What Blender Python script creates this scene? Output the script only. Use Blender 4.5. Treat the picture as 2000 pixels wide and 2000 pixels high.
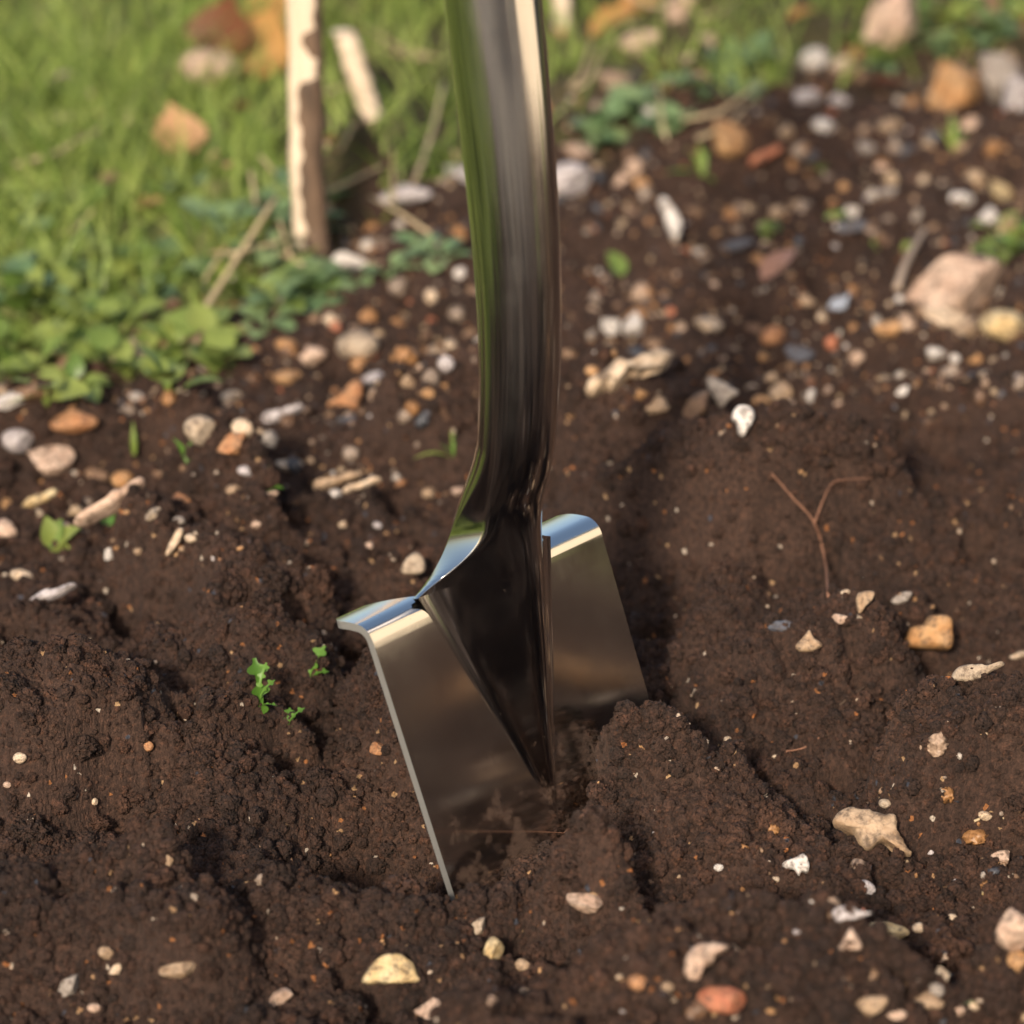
import bpy, bmesh, math, random
import numpy as np
from mathutils import Vector, Matrix, Quaternion
rng = np.random.default_rng(7)
random.seed(7)
for o in list(bpy.data.objects): bpy.data.objects.remove(o)
scene = bpy.context.scene
col = scene.collection
R = math.radians

# ------------------------------------------------------------------ camera
TH = .139                                   # tan of half the field of view
PITCH = R(24)
CAM = np.array([0, -1.40040, 0.77388])
cd = bpy.data.cameras.new('camera'); cam = bpy.data.objects.new('camera', cd); col.objects.link(cam)
cam.location = CAM; cam.rotation_euler = (math.pi/2-PITCH, 0, 0)
cd.sensor_width = 36; cd.lens = 18/TH
cd.clip_start = .05; cd.clip_end = 500
cd.dof.use_dof = True; cd.dof.focus_distance = 1.59; cd.dof.aperture_fstop = 7.0
scene.camera = cam

# ------------------------------------------------------------------ sky and sun
SUN_AZ = (-.235, -.972); SUN_EL = R(30)
wd = bpy.data.worlds.new('World'); scene.world = wd; wd.use_nodes = True
nt = wd.node_tree; nt.nodes.clear()
sky = nt.nodes.new('ShaderNodeTexSky'); sky.sky_type = 'NISHITA'; sky.sun_disc = False
sky.sun_elevation = SUN_EL; sky.sun_rotation = math.atan2(SUN_AZ[0], SUN_AZ[1])
sky.air_density = 1.2; sky.dust_density = 3.5; sky.ozone_density = 1.0
bg = nt.nodes.new('ShaderNodeBackground'); bg.inputs[1].default_value = .13
wo = nt.nodes.new('ShaderNodeOutputWorld')
nt.links.new(sky.outputs[0], bg.inputs[0]); nt.links.new(bg.outputs[0], wo.inputs[0])
sd = bpy.data.lights.new('sun', 'SUN'); sd.energy = 3.5; sd.angle = R(5); sd.color = (1, .86, .68)
so = bpy.data.objects.new('sun', sd); col.objects.link(so)
n_ = math.hypot(*SUN_AZ)
sv = Vector((SUN_AZ[0]/n_*math.cos(SUN_EL), SUN_AZ[1]/n_*math.cos(SUN_EL), math.sin(SUN_EL)))
so.rotation_euler = sv.to_track_quat('Z', 'Y').to_euler(); so.location = sv*5
scene.view_settings.view_transform = 'Standard'; scene.view_settings.look = 'None'
scene.view_settings.gamma = 1; scene.view_settings.use_curve_mapping = False
scene.view_settings.exposure = 0.55
scene.render.engine = 'CYCLES'

# ------------------------------------------------------------------ pixel helpers (pixels of the 2000 px photograph)
FWD = np.array([0, math.cos(PITCH), -math.sin(PITCH)]); UPV = np.array([0, math.sin(PITCH), math.cos(PITCH)])
def ray(px, py):
    d = FWD+np.array([1., 0, 0])*(px-1000)/1000*TH+UPV*(1000-py)/1000*TH
    return d/np.linalg.norm(d)
def flat(px, py, z=0.):
    d = ray(px, py); return CAM+d*(z-CAM[2])/d[2]
def mpp(P): return float((np.asarray(P)-CAM)@FWD)*TH/1000      # metres per photo pixel at P

# ------------------------------------------------------------------ noise
def hsh(ix, iy, k):
    h = (ix.astype(np.int64)*374761393+iy.astype(np.int64)*668265263+k*982451653) & 0xffffffff
    h = ((h ^ (h >> 13))*1274126177) & 0xffffffff
    h = ((h ^ (h >> 16))*2246822519) & 0xffffffff
    h ^= h >> 15
    return (h & 0xffffff)/float(0x1000000)
def vnoise(x, y, k=0):
    ix = np.floor(x); iy = np.floor(y); fx = x-ix; fy = y-iy
    u = fx*fx*fx*(fx*(fx*6-15)+10); v = fy*fy*fy*(fy*(fy*6-15)+10)
    def g(a, b):
        t = hsh(ix+a, iy+b, k)*2*math.pi
        return np.cos(t)*(fx-a)+np.sin(t)*(fy-b)
    return 1.5*((g(0, 0)*(1-u)+g(1, 0)*u)*(1-v)+(g(0, 1)*(1-u)+g(1, 1)*u)*v)
def fbm(x, y, k, o=4, gain=.5):
    s = 0; a = 1
    for i in range(o):
        s = s+a*vnoise(x*2**i+i*17.3, y*2**i-i*9.1, k+i); a *= gain
    return s
def bumps(x, y, k, rad=.8):
    """rounded crumbs: one dome per cell with its own height, the highest wins"""
    ix = np.floor(x); iy = np.floor(y); best = np.zeros_like(x)
    for a in (-1, 0, 1):
        for b in (-1, 0, 1):
            cx = ix+a+hsh(ix+a, iy+b, k); cy = iy+b+hsh(ix+a, iy+b, k+1)
            r = rad*(.5+.7*hsh(ix+a, iy+b, k+2))
            d2 = ((x-cx)**2+(y-cy)**2)/(r*r)
            best = np.maximum(best, r*np.sqrt(np.maximum(0, 1-d2)))
    return best
def sstep(a, b, x):
    t = np.clip((x-a)/(b-a), 0, 1); return t*t*(3-2*t)

# ------------------------------------------------------------------ ground heights
edge_px = [(0, 800), (180, 770), (360, 730), (560, 640), (680, 520), (800, 440), (950, 410), (1100, 370), (1350, 320), (1550, 220), (1700, 190), (2000, 130)]
edge_xy = np.array([flat(*q)[:2] for q in edge_px])
edge_xy = np.vstack([[[-60, -70], [-.60, -1.15], [-.50, -.3], [-.42, .2]], edge_xy, [[1.2, 2.0], [60, 60]]])
edge_xy = edge_xy[np.argsort(edge_xy[:, 0])]
def lawn(x, y):
    e = np.interp(x, edge_xy[:, 0], edge_xy[:, 1])
    return y-e                                                   # > 0 on the grass side
MAC = [ # photo pixel, radius, height in metres
 (735, 1640, .030, .030, -.045), (775, 1690, .022, .022, -.045), (838, 1772, .011, .011, -.030), (560, 1545, .052, .030, .017), (420, 1690, .06, .03, .006),
 (640, 1850, .07, .022, .010), (1020, 1815, .035, .018, .012), (1190, 1640, .045, .035, .010), (1265, 1405, .022, .022, -.020), (1275, 1475, .030, .022, -.022), (1300, 1520, .045, .030, -.013), (1330, 1500, .05, .03, .012),
 (100, 1540, .036, .034, .020), (230, 1600, .02, .014, -.012), (330, 1450, .04, .03, -.012), (1750, 1130, .06, .03, .020), (1500, 1100, .05, .03, .016),
 (1290, 990, .018, .012, -.022), (1640, 1210, .05, .014, -.008), (1450, 1250, .05, .02, -.006), (1500, 1720, .045, .025, .012), (1250, 1830, .03, .018, .010),
 (1120, 900, .06, .03, .012), (1640, 850, .05, .02, .012), (1760, 1010, .10, .02, .010), (720, 1010, .06, .02, .010), (695, 410, .022, .02, .050), (1650, 305, .03, .02, -.02),
 (300, 870, .05, .03, .010), (170, 1270, .05, .03, .010), (1900, 1450, .05, .03, .008), (500, 1150, .08, .03, .006), (690, 1440, .03, .02, -.010)]
MACG = [(*flat(a, b)[:2], rx, ry, h) for a, b, rx, ry, h in MAC]
def added_bank(x, y):
    """soil ridge added out of view on the right, shaped for what the blade mirrors"""
    c = .62+.10*np.clip(y, -1, 3); w = x-c+.04*vnoise(x*5, y*5, 93)
    return (.178+.010*fbm(x*14, y*14, 95, 3))*np.where(w < 0, sstep(-.24, .02, w), sstep(.45, .05, w))*sstep(-.75, -.35, y)*sstep(2.2, 1.2, y)*(.66+.34*sstep(-.34, -.22, y))  # unseen added ridge, high enough to keep the wall out of the blade
def height(x, y):
    z = np.zeros_like(x)
    for cx, cy, rx, ry, h in MACG:
        z = z+h*np.exp(-(((x-cx)/rx)**2+((y-cy)/ry)**2)*.8)
    far = sstep(.25, .7, y)                                     # settled, weathered surface further back
    fin = sstep(3.0, 1.6, np.hypot(x, y-.2))
    z = z+.010*fbm(x*5, y*5, 3, 3)*fin+(.012-.006*far)*fbm(x*15, y*15, 11, 3)*fin
    z = z-.016*(1-.7*far)*fin*sstep(.38, .66, fbm(x*24, y*24, 99, 2))
    z = z+(1-.5*far)*fin*bumps(x*13, y*13, 81)/13*.85*sstep(0, .25, fbm(x*6, y*6, 85, 2))
    clod = sstep(-.15, .35, fbm(x*9, y*9, 31, 2))
    b1 = bumps(x*38, y*38, 41)/38; b2 = bumps(x*85+.9*vnoise(x*120, y*120, 5), y*85+.9*vnoise(x*120, y*120, 6), 44)/85
    z = z+fin*(b1*(.34-.08*far)*(.25+.75*clod)+b2*(.42-.1*far)*(.4+.6*clod))
    u = x+.45*z; v = y+1.35*z                                   # run the grain along the slopes, not straight up them
    z = z+fin*(bumps(u*190+.8*vnoise(u*300, v*300, 7), v*190+.8*vnoise(u*300, v*300, 8), 47)/190*.7+bumps(u*400, v*400, 51)/400*.9+.0011*fbm(u*230, v*230, 61, 2)+.00022*rng.normal(size=x.shape)*(1-.6*sstep(.2, .5, y)))
    z = z-.008*fin
    z = z+.0035*sstep(0, .05, lawn(x, y))
    z = z+added_bank(x, y)
    return z
def spaced(segs):
    out = [segs[0][0]]
    for a, b, s0, s1 in segs:
        p = a
        while p < b-1e-9:
            t = (p-a)/(b-a); p += s0*(1-t)+s1*t
            out.append(min(p, b))
    return np.unique(np.array(out))
xs_p = spaced([(0, .22, .00072, .00078), (.22, .46, .0009, .003), (.46, 2.2, .004, .06), (2.2, 90, .08, 14)])
XS = np.concatenate([-xs_p[:0:-1], xs_p])
YS = np.concatenate([-spaced([(.34, 1.2, .004, .05), (1.2, 90, .08, 14)])[::-1], spaced([(-.339, -.12, .0012, .0010), (-.12, .25, .0010, .0011), (.25, .6, .0013, .0022), (.6, 1.3, .0026, .005), (1.3, 3, .008, .05), (3, 90, .08, 14)])])
YS = np.unique(YS)
GX, GY = np.meshgrid(XS, YS)
GZ = height(GX, GY)
def gz(x, y):
    i = int(np.clip(np.searchsorted(XS, x)-1, 0, len(XS)-2)); j = int(np.clip(np.searchsorted(YS, y)-1, 0, len(YS)-2))
    a = (x-XS[i])/(XS[i+1]-XS[i]); b = (y-YS[j])/(YS[j+1]-YS[j])
    return float((GZ[j, i]*(1-a)+GZ[j, i+1]*a)*(1-b)+(GZ[j+1, i]*(1-a)+GZ[j+1, i+1]*a)*b)
def gzv(x, y):
    i = np.clip(np.searchsorted(XS, x)-1, 0, len(XS)-2); j = np.clip(np.searchsorted(YS, y)-1, 0, len(YS)-2)
    a = (x-XS[i])/(XS[i+1]-XS[i]); b = (y-YS[j])/(YS[j+1]-YS[j])
    return (GZ[j, i]*(1-a)+GZ[j, i+1]*a)*(1-b)+(GZ[j+1, i]*(1-a)+GZ[j+1, i+1]*a)*b
def hit(px, py):
    d = ray(px, py); t = (.08-CAM[2])/d[2]
    for _ in range(900):
        P = CAM+d*t
        if P[2] <= gz(P[0], P[1]): break
        t += .0012
    return P

# ------------------------------------------------------------------ material helpers
def mat(name):
    m = bpy.data.materials.new(name); m.use_nodes = True
    n = m.node_tree; n.nodes.clear()
    out = n.nodes.new('ShaderNodeOutputMaterial'); b = n.nodes.new('ShaderNodeBsdfPrincipled')
    n.links.new(b.outputs[0], out.inputs[0])
    return m, n, b
def node(n, t, **kw):
    x = n.nodes.new(t)
    for k, v in kw.items():
        if k.startswith('i_'): x.inputs[k[2:].replace('_', ' ')].default_value = v
        else: setattr(x, k, v)
    return x
def ramp(n, stops, interp='LINEAR'):
    r = n.nodes.new('ShaderNodeValToRGB'); r.color_ramp.interpolation = interp
    e = r.color_ramp.elements
    while len(e) < len(stops): e.new(.5)
    for el, (p, c) in zip(e, stops): el.position = p; el.color = (*c, 1)
    return r
def mixc(n, fac, a, b, blend='MIX'):
    m = n.nodes.new('ShaderNodeMix'); m.data_type = 'RGBA'; m.blend_type = blend
    for s, v in ((0, fac), (6, a), (7, b)):
        if hasattr(v, 'links'): n.links.new(v, m.inputs[s])
        else: m.inputs[s].default_value = (*v, 1) if s else v
    return m.outputs[2]

def soil_material(name, inst=False):
    m, n, b = mat(name)
    g = node(n, 'ShaderNodeNewGeometry'); L = n.links.new
    n1 = node(n, 'ShaderNodeTexNoise', i_Scale=14, i_Detail=6, i_Roughness=.65); L(g.outputs['Position'], n1.inputs['Vector'])
    n2 = node(n, 'ShaderNodeTexNoise', i_Scale=420, i_Detail=4, i_Roughness=.7); L(g.outputs['Position'], n2.inputs['Vector'])
    r1 = ramp(n, [(.3, (.030, .0142, .0090)), (.55, (.053, .0262, .0166)), (.75, (.076, .0390, .0250))]); L(n1.outputs[0], r1.inputs[0])
    r2 = ramp(n, [(.32, (.42, .40, .40)), (.55, (1.0, 1.0, 1.0)), (.75, (2.1, 1.85, 1.65))]); L(n2.outputs[0], r2.inputs[0])
    c = mixc(n, 1, r1.outputs[0], r2.outputs[0], 'MULTIPLY')
    v = node(n, 'ShaderNodeTexVoronoi', i_Scale=520); L(g.outputs['Position'], v.inputs['Vector'])
    sp = node(n, 'ShaderNodeSeparateColor'); L(v.outputs['Color'], sp.inputs[0])
    sel = node(n, 'ShaderNodeMath', operation='GREATER_THAN'); L(sp.outputs[0], sel.inputs[0]); sel.inputs[1].default_value = .990
    cc = ramp(n, [(.0, (.30, .12, .04)), (.35, (.40, .25, .13)), (.6, (.5, .42, .34)), (.8, (.05, .055, .075)), (1, (.35, .30, .27))], 'CONSTANT'); L(sp.outputs[1], cc.inputs[0])
    c = mixc(n, sel.outputs[0], c, cc.outputs[0])
    if not inst:
        at = node(n, 'ShaderNodeAttribute', attribute_name='turf')
        n3 = node(n, 'ShaderNodeTexNoise', i_Scale=90, i_Detail=5); L(g.outputs['Position'], n3.inputs['Vector'])
        r3 = ramp(n, [(.35, (.07, .11, .02)), (.5, (.11, .14, .035)), (.68, (.19, .18, .07))]); L(n3.outputs[0], r3.inputs[0])
        c = mixc(n, at.outputs['Fac'], c, r3.outputs[0])
        ag = node(n, 'ShaderNodeAttribute', attribute_name='gravel'); r5 = ramp(n, [(.35, (.14, .12, .10)), (.65, (.27, .235, .20))]); L(n3.outputs[0], r5.inputs[0])
        c = mixc(n, ag.outputs['Fac'], c, r5.outputs[0])
    else:
        oi = node(n, 'ShaderNodeObjectInfo'); r4 = ramp(n, [(0, (.7, .68, .68)), (.6, (1.05, 1, .98)), (1, (1.5, 1.35, 1.22))]); L(oi.outputs['Random'], r4.inputs[0])
        c = mixc(n, 1, c, r4.outputs[0], 'MULTIPLY')
    L(c, b.inputs['Base Color'])
    rr = ramp(n, [(.4, (.95,)*3), (.62, (.75,)*3), (.75, (.42,)*3)]); L(n2.outputs[0], rr.inputs[0]); L(rr.outputs[0], b.inputs['Roughness'])
    b.inputs['Specular IOR Level'].default_value = .45
    n4 = node(n, 'ShaderNodeTexNoise', i_Scale=900, i_Detail=3, i_Roughness=.7); L(g.outputs['Position'], n4.inputs['Vector'])
    bp = node(n, 'ShaderNodeBump', i_Strength=1.0, i_Distance=.0020); L(n4.outputs[0], bp.inputs['Height']); L(bp.outputs[0], b.inputs['Normal'])
    return m
M_SOIL = soil_material('dark_soil'); M_CRUMB = soil_material('soil_crumb', True)

def link_mesh(name, verts, faces, m, parent=None, smooth=True, uv=None):
    me = bpy.data.meshes.new(name); me.from_pydata([tuple(v) for v in verts], [], faces); me.update()
    if smooth: me.polygons.foreach_set('use_smooth', [True]*len(me.polygons))
    me.materials.append(m)
    o = bpy.data.objects.new(name, me); col.objects.link(o)
    if parent: o.parent = parent
    return o
def tag(o, label, cat, group=None):
    o['label'] = label; o['category'] = cat
    if group: o['group'] = group
    return o
def empty(name, loc):
    o = bpy.data.objects.new(name, None); col.objects.link(o); o.location = loc; o.empty_display_size = .02; return o
def big_mesh(name, V, Q, m):
    """V (n,3), Q (k,4 or 3) arrays straight into a mesh"""
    me = bpy.data.meshes.new(name); k = Q.shape[1]
    me.vertices.add(len(V)); me.vertices.foreach_set('co', V.astype(np.float32).ravel())
    me.loops.add(Q.size); me.loops.foreach_set('vertex_index', Q.astype(np.int32).ravel())
    me.polygons.add(len(Q)); me.polygons.foreach_set('loop_start', np.arange(0, Q.size, k, dtype=np.int32))
    me.polygons.foreach_set('use_smooth', np.ones(len(Q), bool))
    me.update(calc_edges=True); me.materials.append(m)
    o = bpy.data.objects.new(name, me); col.objects.link(o); return o

# ------------------------------------------------------------------ the ground, one sheet to the horizon
ny, nx = GX.shape
V = np.stack([GX.ravel(), GY.ravel(), GZ.ravel()], 1)
idx = np.arange(nx*ny).reshape(ny, nx)
Q = np.stack([idx[:-1, :-1], idx[:-1, 1:], idx[1:, 1:], idx[1:, :-1]], -1).reshape(-1, 4)
ground = big_mesh('ground', V, Q, M_SOIL); ground['kind'] = 'structure'
ground.data.polygons.foreach_set('use_smooth', np.zeros(len(Q), bool))
turf = sstep(.0, .12, lawn(GX, GY)+.05*fbm(GX*12, GY*12, 71, 3))
turf = turf*np.where(GX > -.16, .25+.65*sstep(.3, 1.0, lawn(GX, GY)), 1)
turf = np.maximum(turf, np.maximum(sstep(.160, .172, added_bank(GX, GY))*sstep(-.02, .03, GY), sstep(.10, .112, added_bank(GX, GY))*sstep(-.24, -.32, GY)))  # green crest on the added ridge, seen only in the blade
gr = sstep(-1.12, -1.2, GY+.03*fbm(GX*5, GY*5, 77, 2))*sstep(-3.4, -3.3, GY)  # unseen gravel strip added under the camera for a lighter grey in the shaft
a = ground.data.attributes.new('gravel', 'FLOAT', 'POINT'); a.data.foreach_set('value', gr.astype(np.float32).ravel())
turf = turf*(1-gr)
a = ground.data.attributes.new('turf', 'FLOAT', 'POINT'); a.data.foreach_set('value', turf.astype(np.float32).ravel())

# ------------------------------------------------------------------ spade
def steel(name, along, rough, aniso, bump):
    m, n, b = mat(name); L = n.links.new
    uv = node(n, 'ShaderNodeUVMap'); mp = node(n, 'ShaderNodeMapping'); L(uv.outputs[0], mp.inputs[0])
    mp.inputs['Scale'].default_value = (2600, 30, 1) if along == 'v' else (30, 2600, 1)
    t = node(n, 'ShaderNodeTexNoise', i_Scale=1, i_Detail=3, i_Roughness=.6); L(mp.outputs[0], t.inputs['Vector'])
    mp2 = node(n, 'ShaderNodeMapping'); L(uv.outputs[0], mp2.inputs[0]); mp2.inputs['Scale'].default_value = (40, 22, 1)
    t2 = node(n, 'ShaderNodeTexNoise', i_Scale=1, i_Detail=5, i_Roughness=.65); L(mp2.outputs[0], t2.inputs['Vector'])
    b.inputs['Base Color'].default_value = (.70, .67, .635, 1); b.inputs['Metallic'].default_value = 1
    rr = node(n, 'ShaderNodeMapRange'); L(t2.outputs[0], rr.inputs[0]); rr.inputs[1].default_value = .3; rr.inputs[2].default_value = .7
    rr.inputs[3].default_value = rough*.75; rr.inputs[4].default_value = rough*1.35; L(rr.outputs[0], b.inputs['Roughness'])
    b.inputs['Anisotropic'].default_value = aniso
    if along != 'v':
        sx = node(n, 'ShaderNodeSeparateXYZ'); L(uv.outputs[0], sx.inputs[0]); ma = node(n, 'ShaderNodeMapRange', interpolation_type='SMOOTHSTEP')
        L(sx.outputs['Y'], ma.inputs[0]); ma.inputs[1].default_value = .015; ma.inputs[2].default_value = .10; ma.inputs[3].default_value = 0; ma.inputs[4].default_value = aniso; L(ma.outputs[0], b.inputs['Anisotropic'])
        mb_ = node(n, 'ShaderNodeMapRange', interpolation_type='SMOOTHSTEP'); L(sx.outputs['Y'], mb_.inputs[0]); mb_.inputs[1].default_value = .015; mb_.inputs[2].default_value = .10; mb_.inputs[3].default_value = .65; mb_.inputs[4].default_value = 1
        mr_ = node(n, 'ShaderNodeMath', operation='MULTIPLY'); L(rr.outputs[0], mr_.inputs[0]); L(mb_.outputs[0], mr_.inputs[1]); L(mr_.outputs[0], b.inputs['Roughness'])
    tg = node(n, 'ShaderNodeTangent', direction_type='UV_MAP'); L(tg.outputs[0], b.inputs['Tangent'])
    b.inputs['Anisotropic Rotation'].default_value = 0. if along == 'v' else .25
    bp = node(n, 'ShaderNodeBump', i_Strength=bump, i_Distance=.0002); L(t.outputs[0], bp.inputs['Height']); L(bp.outputs[0], b.inputs['Normal'])
    if along == 'v':
        tc = node(n, 'ShaderNodeTexCoord'); sz = node(n, 'ShaderNodeSeparateXYZ'); L(tc.outputs['Object'], sz.inputs[0])
        tm = node(n, 'ShaderNodeTexNoise', i_Scale=55, i_Detail=8, i_Roughness=.72); L(tc.outputs['Object'], tm.inputs['Vector'])
        zr_ = node(n, 'ShaderNodeMapRange'); L(sz.outputs['Z'], zr_.inputs[0]); zr_.inputs[1].default_value = -.03; zr_.inputs[2].default_value = -.15; zr_.inputs[3].default_value = 0; zr_.inputs[4].default_value = .30
        sm_ = node(n, 'ShaderNodeMath', operation='ADD'); L(tm.outputs[0], sm_.inputs[0]); L(zr_.outputs[0], sm_.inputs[1])
        rm = ramp(n, [(.70, (0,)*3), (.80, (.75,)*3)]); L(sm_.outputs[0], rm.inputs[0])
        tf = node(n, 'ShaderNodeTexNoise', i_Scale=420, i_Detail=2); L(tc.outputs['Object'], tf.inputs['Vector'])
        rf = ramp(n, [(.74, (0,)*3), (.77, (.7,)*3)]); L(tf.outputs[0], rf.inputs[0])
        mx_ = node(n, 'ShaderNodeMath', operation='MAXIMUM'); L(rm.outputs[0], mx_.inputs[0]); L(rf.outputs[0], mx_.inputs[1])
        mud = node(n, 'ShaderNodeBsdfPrincipled', i_Roughness=.9); mud.inputs['Base Color'].default_value = (.055, .030, .019, 1)
        ms = node(n, 'ShaderNodeMixShader'); L(mx_.outputs[0], ms.inputs[0]); L(b.outputs[0], ms.inputs[1]); L(mud.outputs[0], ms.inputs[2])
        L(ms.outputs[0], n.nodes['Material Output'].inputs[0])
    return m
M_BLADE = steel('polished_blade_steel', 'v', .105, .8, .04)
M_TUBE = steel('brushed_tube_steel', 'u', .135, .6, .05)
m, n, b = mat('cut_steel_edge'); b.inputs['Base Color'].default_value = (.5, .49, .47, 1); b.inputs['Metallic'].default_value = .85; b.inputs['Roughness'].default_value = .5
t = node(n, 'ShaderNodeTexNoise', i_Scale=900, i_Detail=3); bp = node(n, 'ShaderNodeBump', i_Strength=.3, i_Distance=.0003)
n.links.new(t.outputs[0], bp.inputs['Height']); n.links.new(bp.outputs[0], b.inputs['Normal']); M_EDGE = m

def thick_grids(name, grids, m, parent, t=.0034, edge=None):
    """each grid: (rows, cols, 3) front points, plus which sides get a rim (l, r, bottom, top); back offset along normals"""
    verts, faces, uvs, fm = [], [], [], []
    for G, rims in grids:
        r, c, _ = G.shape
        du = np.gradient(G, axis=1); dv = np.gradient(G, axis=0); nn = np.cross(du, dv); nn /= np.linalg.norm(nn, axis=2, keepdims=True)+1e-12
        B = G-nn*t
        o0 = len(verts); verts += [tuple(p) for p in G.reshape(-1, 3)]; o1 = len(verts); verts += [tuple(p) for p in B.reshape(-1, 3)]
        arc = np.concatenate([[0], np.cumsum(np.linalg.norm(np.diff(G[:, c//2], axis=0), axis=1))])
        for i in range(r-1):
            for j in range(c-1):
                q = [(i, j), (i, j+1), (i+1, j+1), (i+1, j)]
                faces.append([o0+a*c+b_ for a, b_ in q]); uvs += [(G[a, b_, 0]+.1, arc[a]) for a, b_ in q]; fm.append(0)
                faces.append([o1+a*c+b_ for a, b_ in q[::-1]]); uvs += [(G[a, b_, 0]+.1, arc[a]) for a, b_ in q[::-1]]; fm.append(0)
        def rim(p):
            for (a, b_), (a2, b2) in zip(p[:-1], p[1:]):
                # separate rim verts keep the edge crisp
                k = len(verts)
                for src, (u, w) in ((G, (a, b_)), (G, (a2, b2)), (B, (a2, b2)), (B, (a, b_))): verts.append(tuple(src[u, w]))
                faces.append([k+3, k+2, k+1, k]); uvs.extend([(0, 0), (.01, 0), (.01, .01), (0, .01)]); fm.append(1 if edge else 0)
        if 'l' in rims: rim([(i, 0) for i in range(r)][::-1])
        if 'r' in rims: rim([(i, c-1) for i in range(r)])
        if 'b' in rims: rim([(0, j) for j in range(c)])
        if 't' in rims: rim([(r-1, j) for j in range(c)][::-1])
    o = link_mesh(name, verts, faces, m, parent)
    if edge: o.data.materials.append(edge); o.data.polygons.foreach_set('material_index', fm)
    ul = o.data.uv_layers.new(name='UVMap'); ul.data.foreach_set('uv', np.array(uvs, np.float32).ravel())
    return o
BW, BL, ZT, BM, HM, RF = .1458, .205, -.113, .042, .031, .009
spade = empty('spade', (-.0112, .0187, .1166))
tag(spade, 'polished stainless steel spade standing upright with its blade dug into dark soil', 'spade')
yaw, lean = R(48.44), R(21.19)
spade.rotation_euler = (Matrix.Rotation(yaw, 3, 'Z') @ Matrix.Rotation(-lean, 3, 'X')).to_euler()
def dish(x, b_, h, z):
    t = min(1, max(0, (abs(x)-b_)/(h-b_)))
    if x < 0: return -.0012*t**1.3*min(1, max(0, (-z-.010)/.14))
    return -(.0022*t**1.3)*min(1, max(0, (-z-.010)/.07))
def fb(z): return max(BM*(z-ZT)/-ZT, .0004)
def S_(s, e=.32):
    q = (np.sqrt(s*s+e*e)-e)/(math.sqrt(1+e*e)-e); return np.clip(1-q, 0, 1)**1.9
def half(z): return BW/2-(.005*(-z/BL) if z < 0 else 0)
zr = np.concatenate([np.linspace(-BL, ZT-.004, 8), np.linspace(ZT, 0, 46)])
frog = []
for z in zr:
    b_ = fb(z); k = max(0, (z-ZT)/-ZT); s = np.linspace(-1, 1, 61); s = np.sign(s)*np.abs(s)**1.15
    frog.append([(x*b_, -HM*k**1.05*S_(abs(x)), z) for x in s])
frog = np.array(frog)
# wings reach up to the fold
zw = np.concatenate([np.linspace(-BL, ZT-.004, 8), np.linspace(ZT, -.020, 30)])
wl, wr = [], []
for z in zw:
    b_ = fb(z); h = half(z); xx = np.linspace(0, 1, 14)
    wl.append([(-h+(h-b_)*x, dish(-h+(h-b_)*x, b_, h, z), z) for x in xx]); wr.append([(b_+(h-b_)*x, dish(b_+(h-b_)*x, b_, h, z), z) for x in xx])
def tread(side):
    """plate just under the fold, the fold itself and the step bent away from the face"""
    prof = [(0, -.020), (0, -.016), (0, -RF-.003)]+[(RF*(1-math.cos(a)), -RF+RF*math.sin(a)) for a in np.linspace(.0, R(74), 10)]
    y0, z0 = prof[-1]; cb, sb = math.cos(R(16)), math.sin(R(16))
    prof += [(y0+d*cb, z0+d*sb-.004*(d/.016)**2*.5) for d in np.linspace(.002, .0155, 8)]
    G = []
    for i, (y, z) in enumerate(prof):
        b_ = BM*(z-ZT)/-ZT if z < -.002 and i < 13 else BM-.0008
        bk = max(0, y-RF*.7)/.016
        b_ -= .005*min(1, max(0, i-3)/4)
        bi = b_+.018*bk; h = half(z)-.004*max(0, bk-.6)**2*6.2
        row = [(bi+(h-bi)*x, y+dish(side*(bi+(h-bi)*x), b_, h, z), z) for x in np.linspace(0, 1, 16)]
        G.append(row if side > 0 else [(-x, y_, z_) for x, y_, z_ in row[::-1]])
    return np.array(G)
blade = thick_grids('blade', [(frog, 'b'), (np.array(wl), 'lb'), (np.array(wr), 'rb')], M_BLADE, spade, edge=M_EDGE)
for sd_ in (-1, 1):
    tr = thick_grids('tread', [(tread(sd_), 'lrt')], M_BLADE, spade, edge=M_EDGE)
# socket: closed sections from the shoulders up into the tube, then along the cranked shaft
pp = np.array([(-.012, 0), (-.0226, .0234), (-.0358, .0456), (-.0525, .0817), (-.0656, .1173), (-.0787, .1642), (-.0875, .1989), (-.0953, .2332), (-.1083, .290), (-.1196, .340), (-.1330, .400)])
tt = np.concatenate([[0], np.cumsum(np.linalg.norm(np.diff(pp, axis=0), axis=1))])
def cr(ti):                                            # Catmull-Rom through the path
    i = int(np.clip(np.searchsorted(tt, ti)-1, 0, len(tt)-2)); u = (ti-tt[i])/(tt[i+1]-tt[i])
    P = [pp[max(i-1, 0)], pp[i], pp[i+1], pp[min(i+2, len(pp)-1)]]
    return .5*(2*P[1]+(P[2]-P[0])*u+(2*P[0]-5*P[1]+4*P[2]-P[3])*u*u+(3*P[1]-P[0]-3*P[2]+P[3])*u**3)
ss = np.concatenate([np.linspace(0, .05, 36), np.linspace(.05, tt[-1], 110)[1:]])
cen = np.array([cr(s) for s in ss])
for _ in range(40):
    c2 = cen.copy(); c2[1:-1] = (cen[:-2]+cen[2:])/2
    k = np.clip((np.arange(len(cen))-4)/10, 0, 1)[:, None]; cen = cen*(1-k*.9)+c2*k*.9
NA = 160; verts, faces, uvs = [], [], []
ZN = .055
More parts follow.
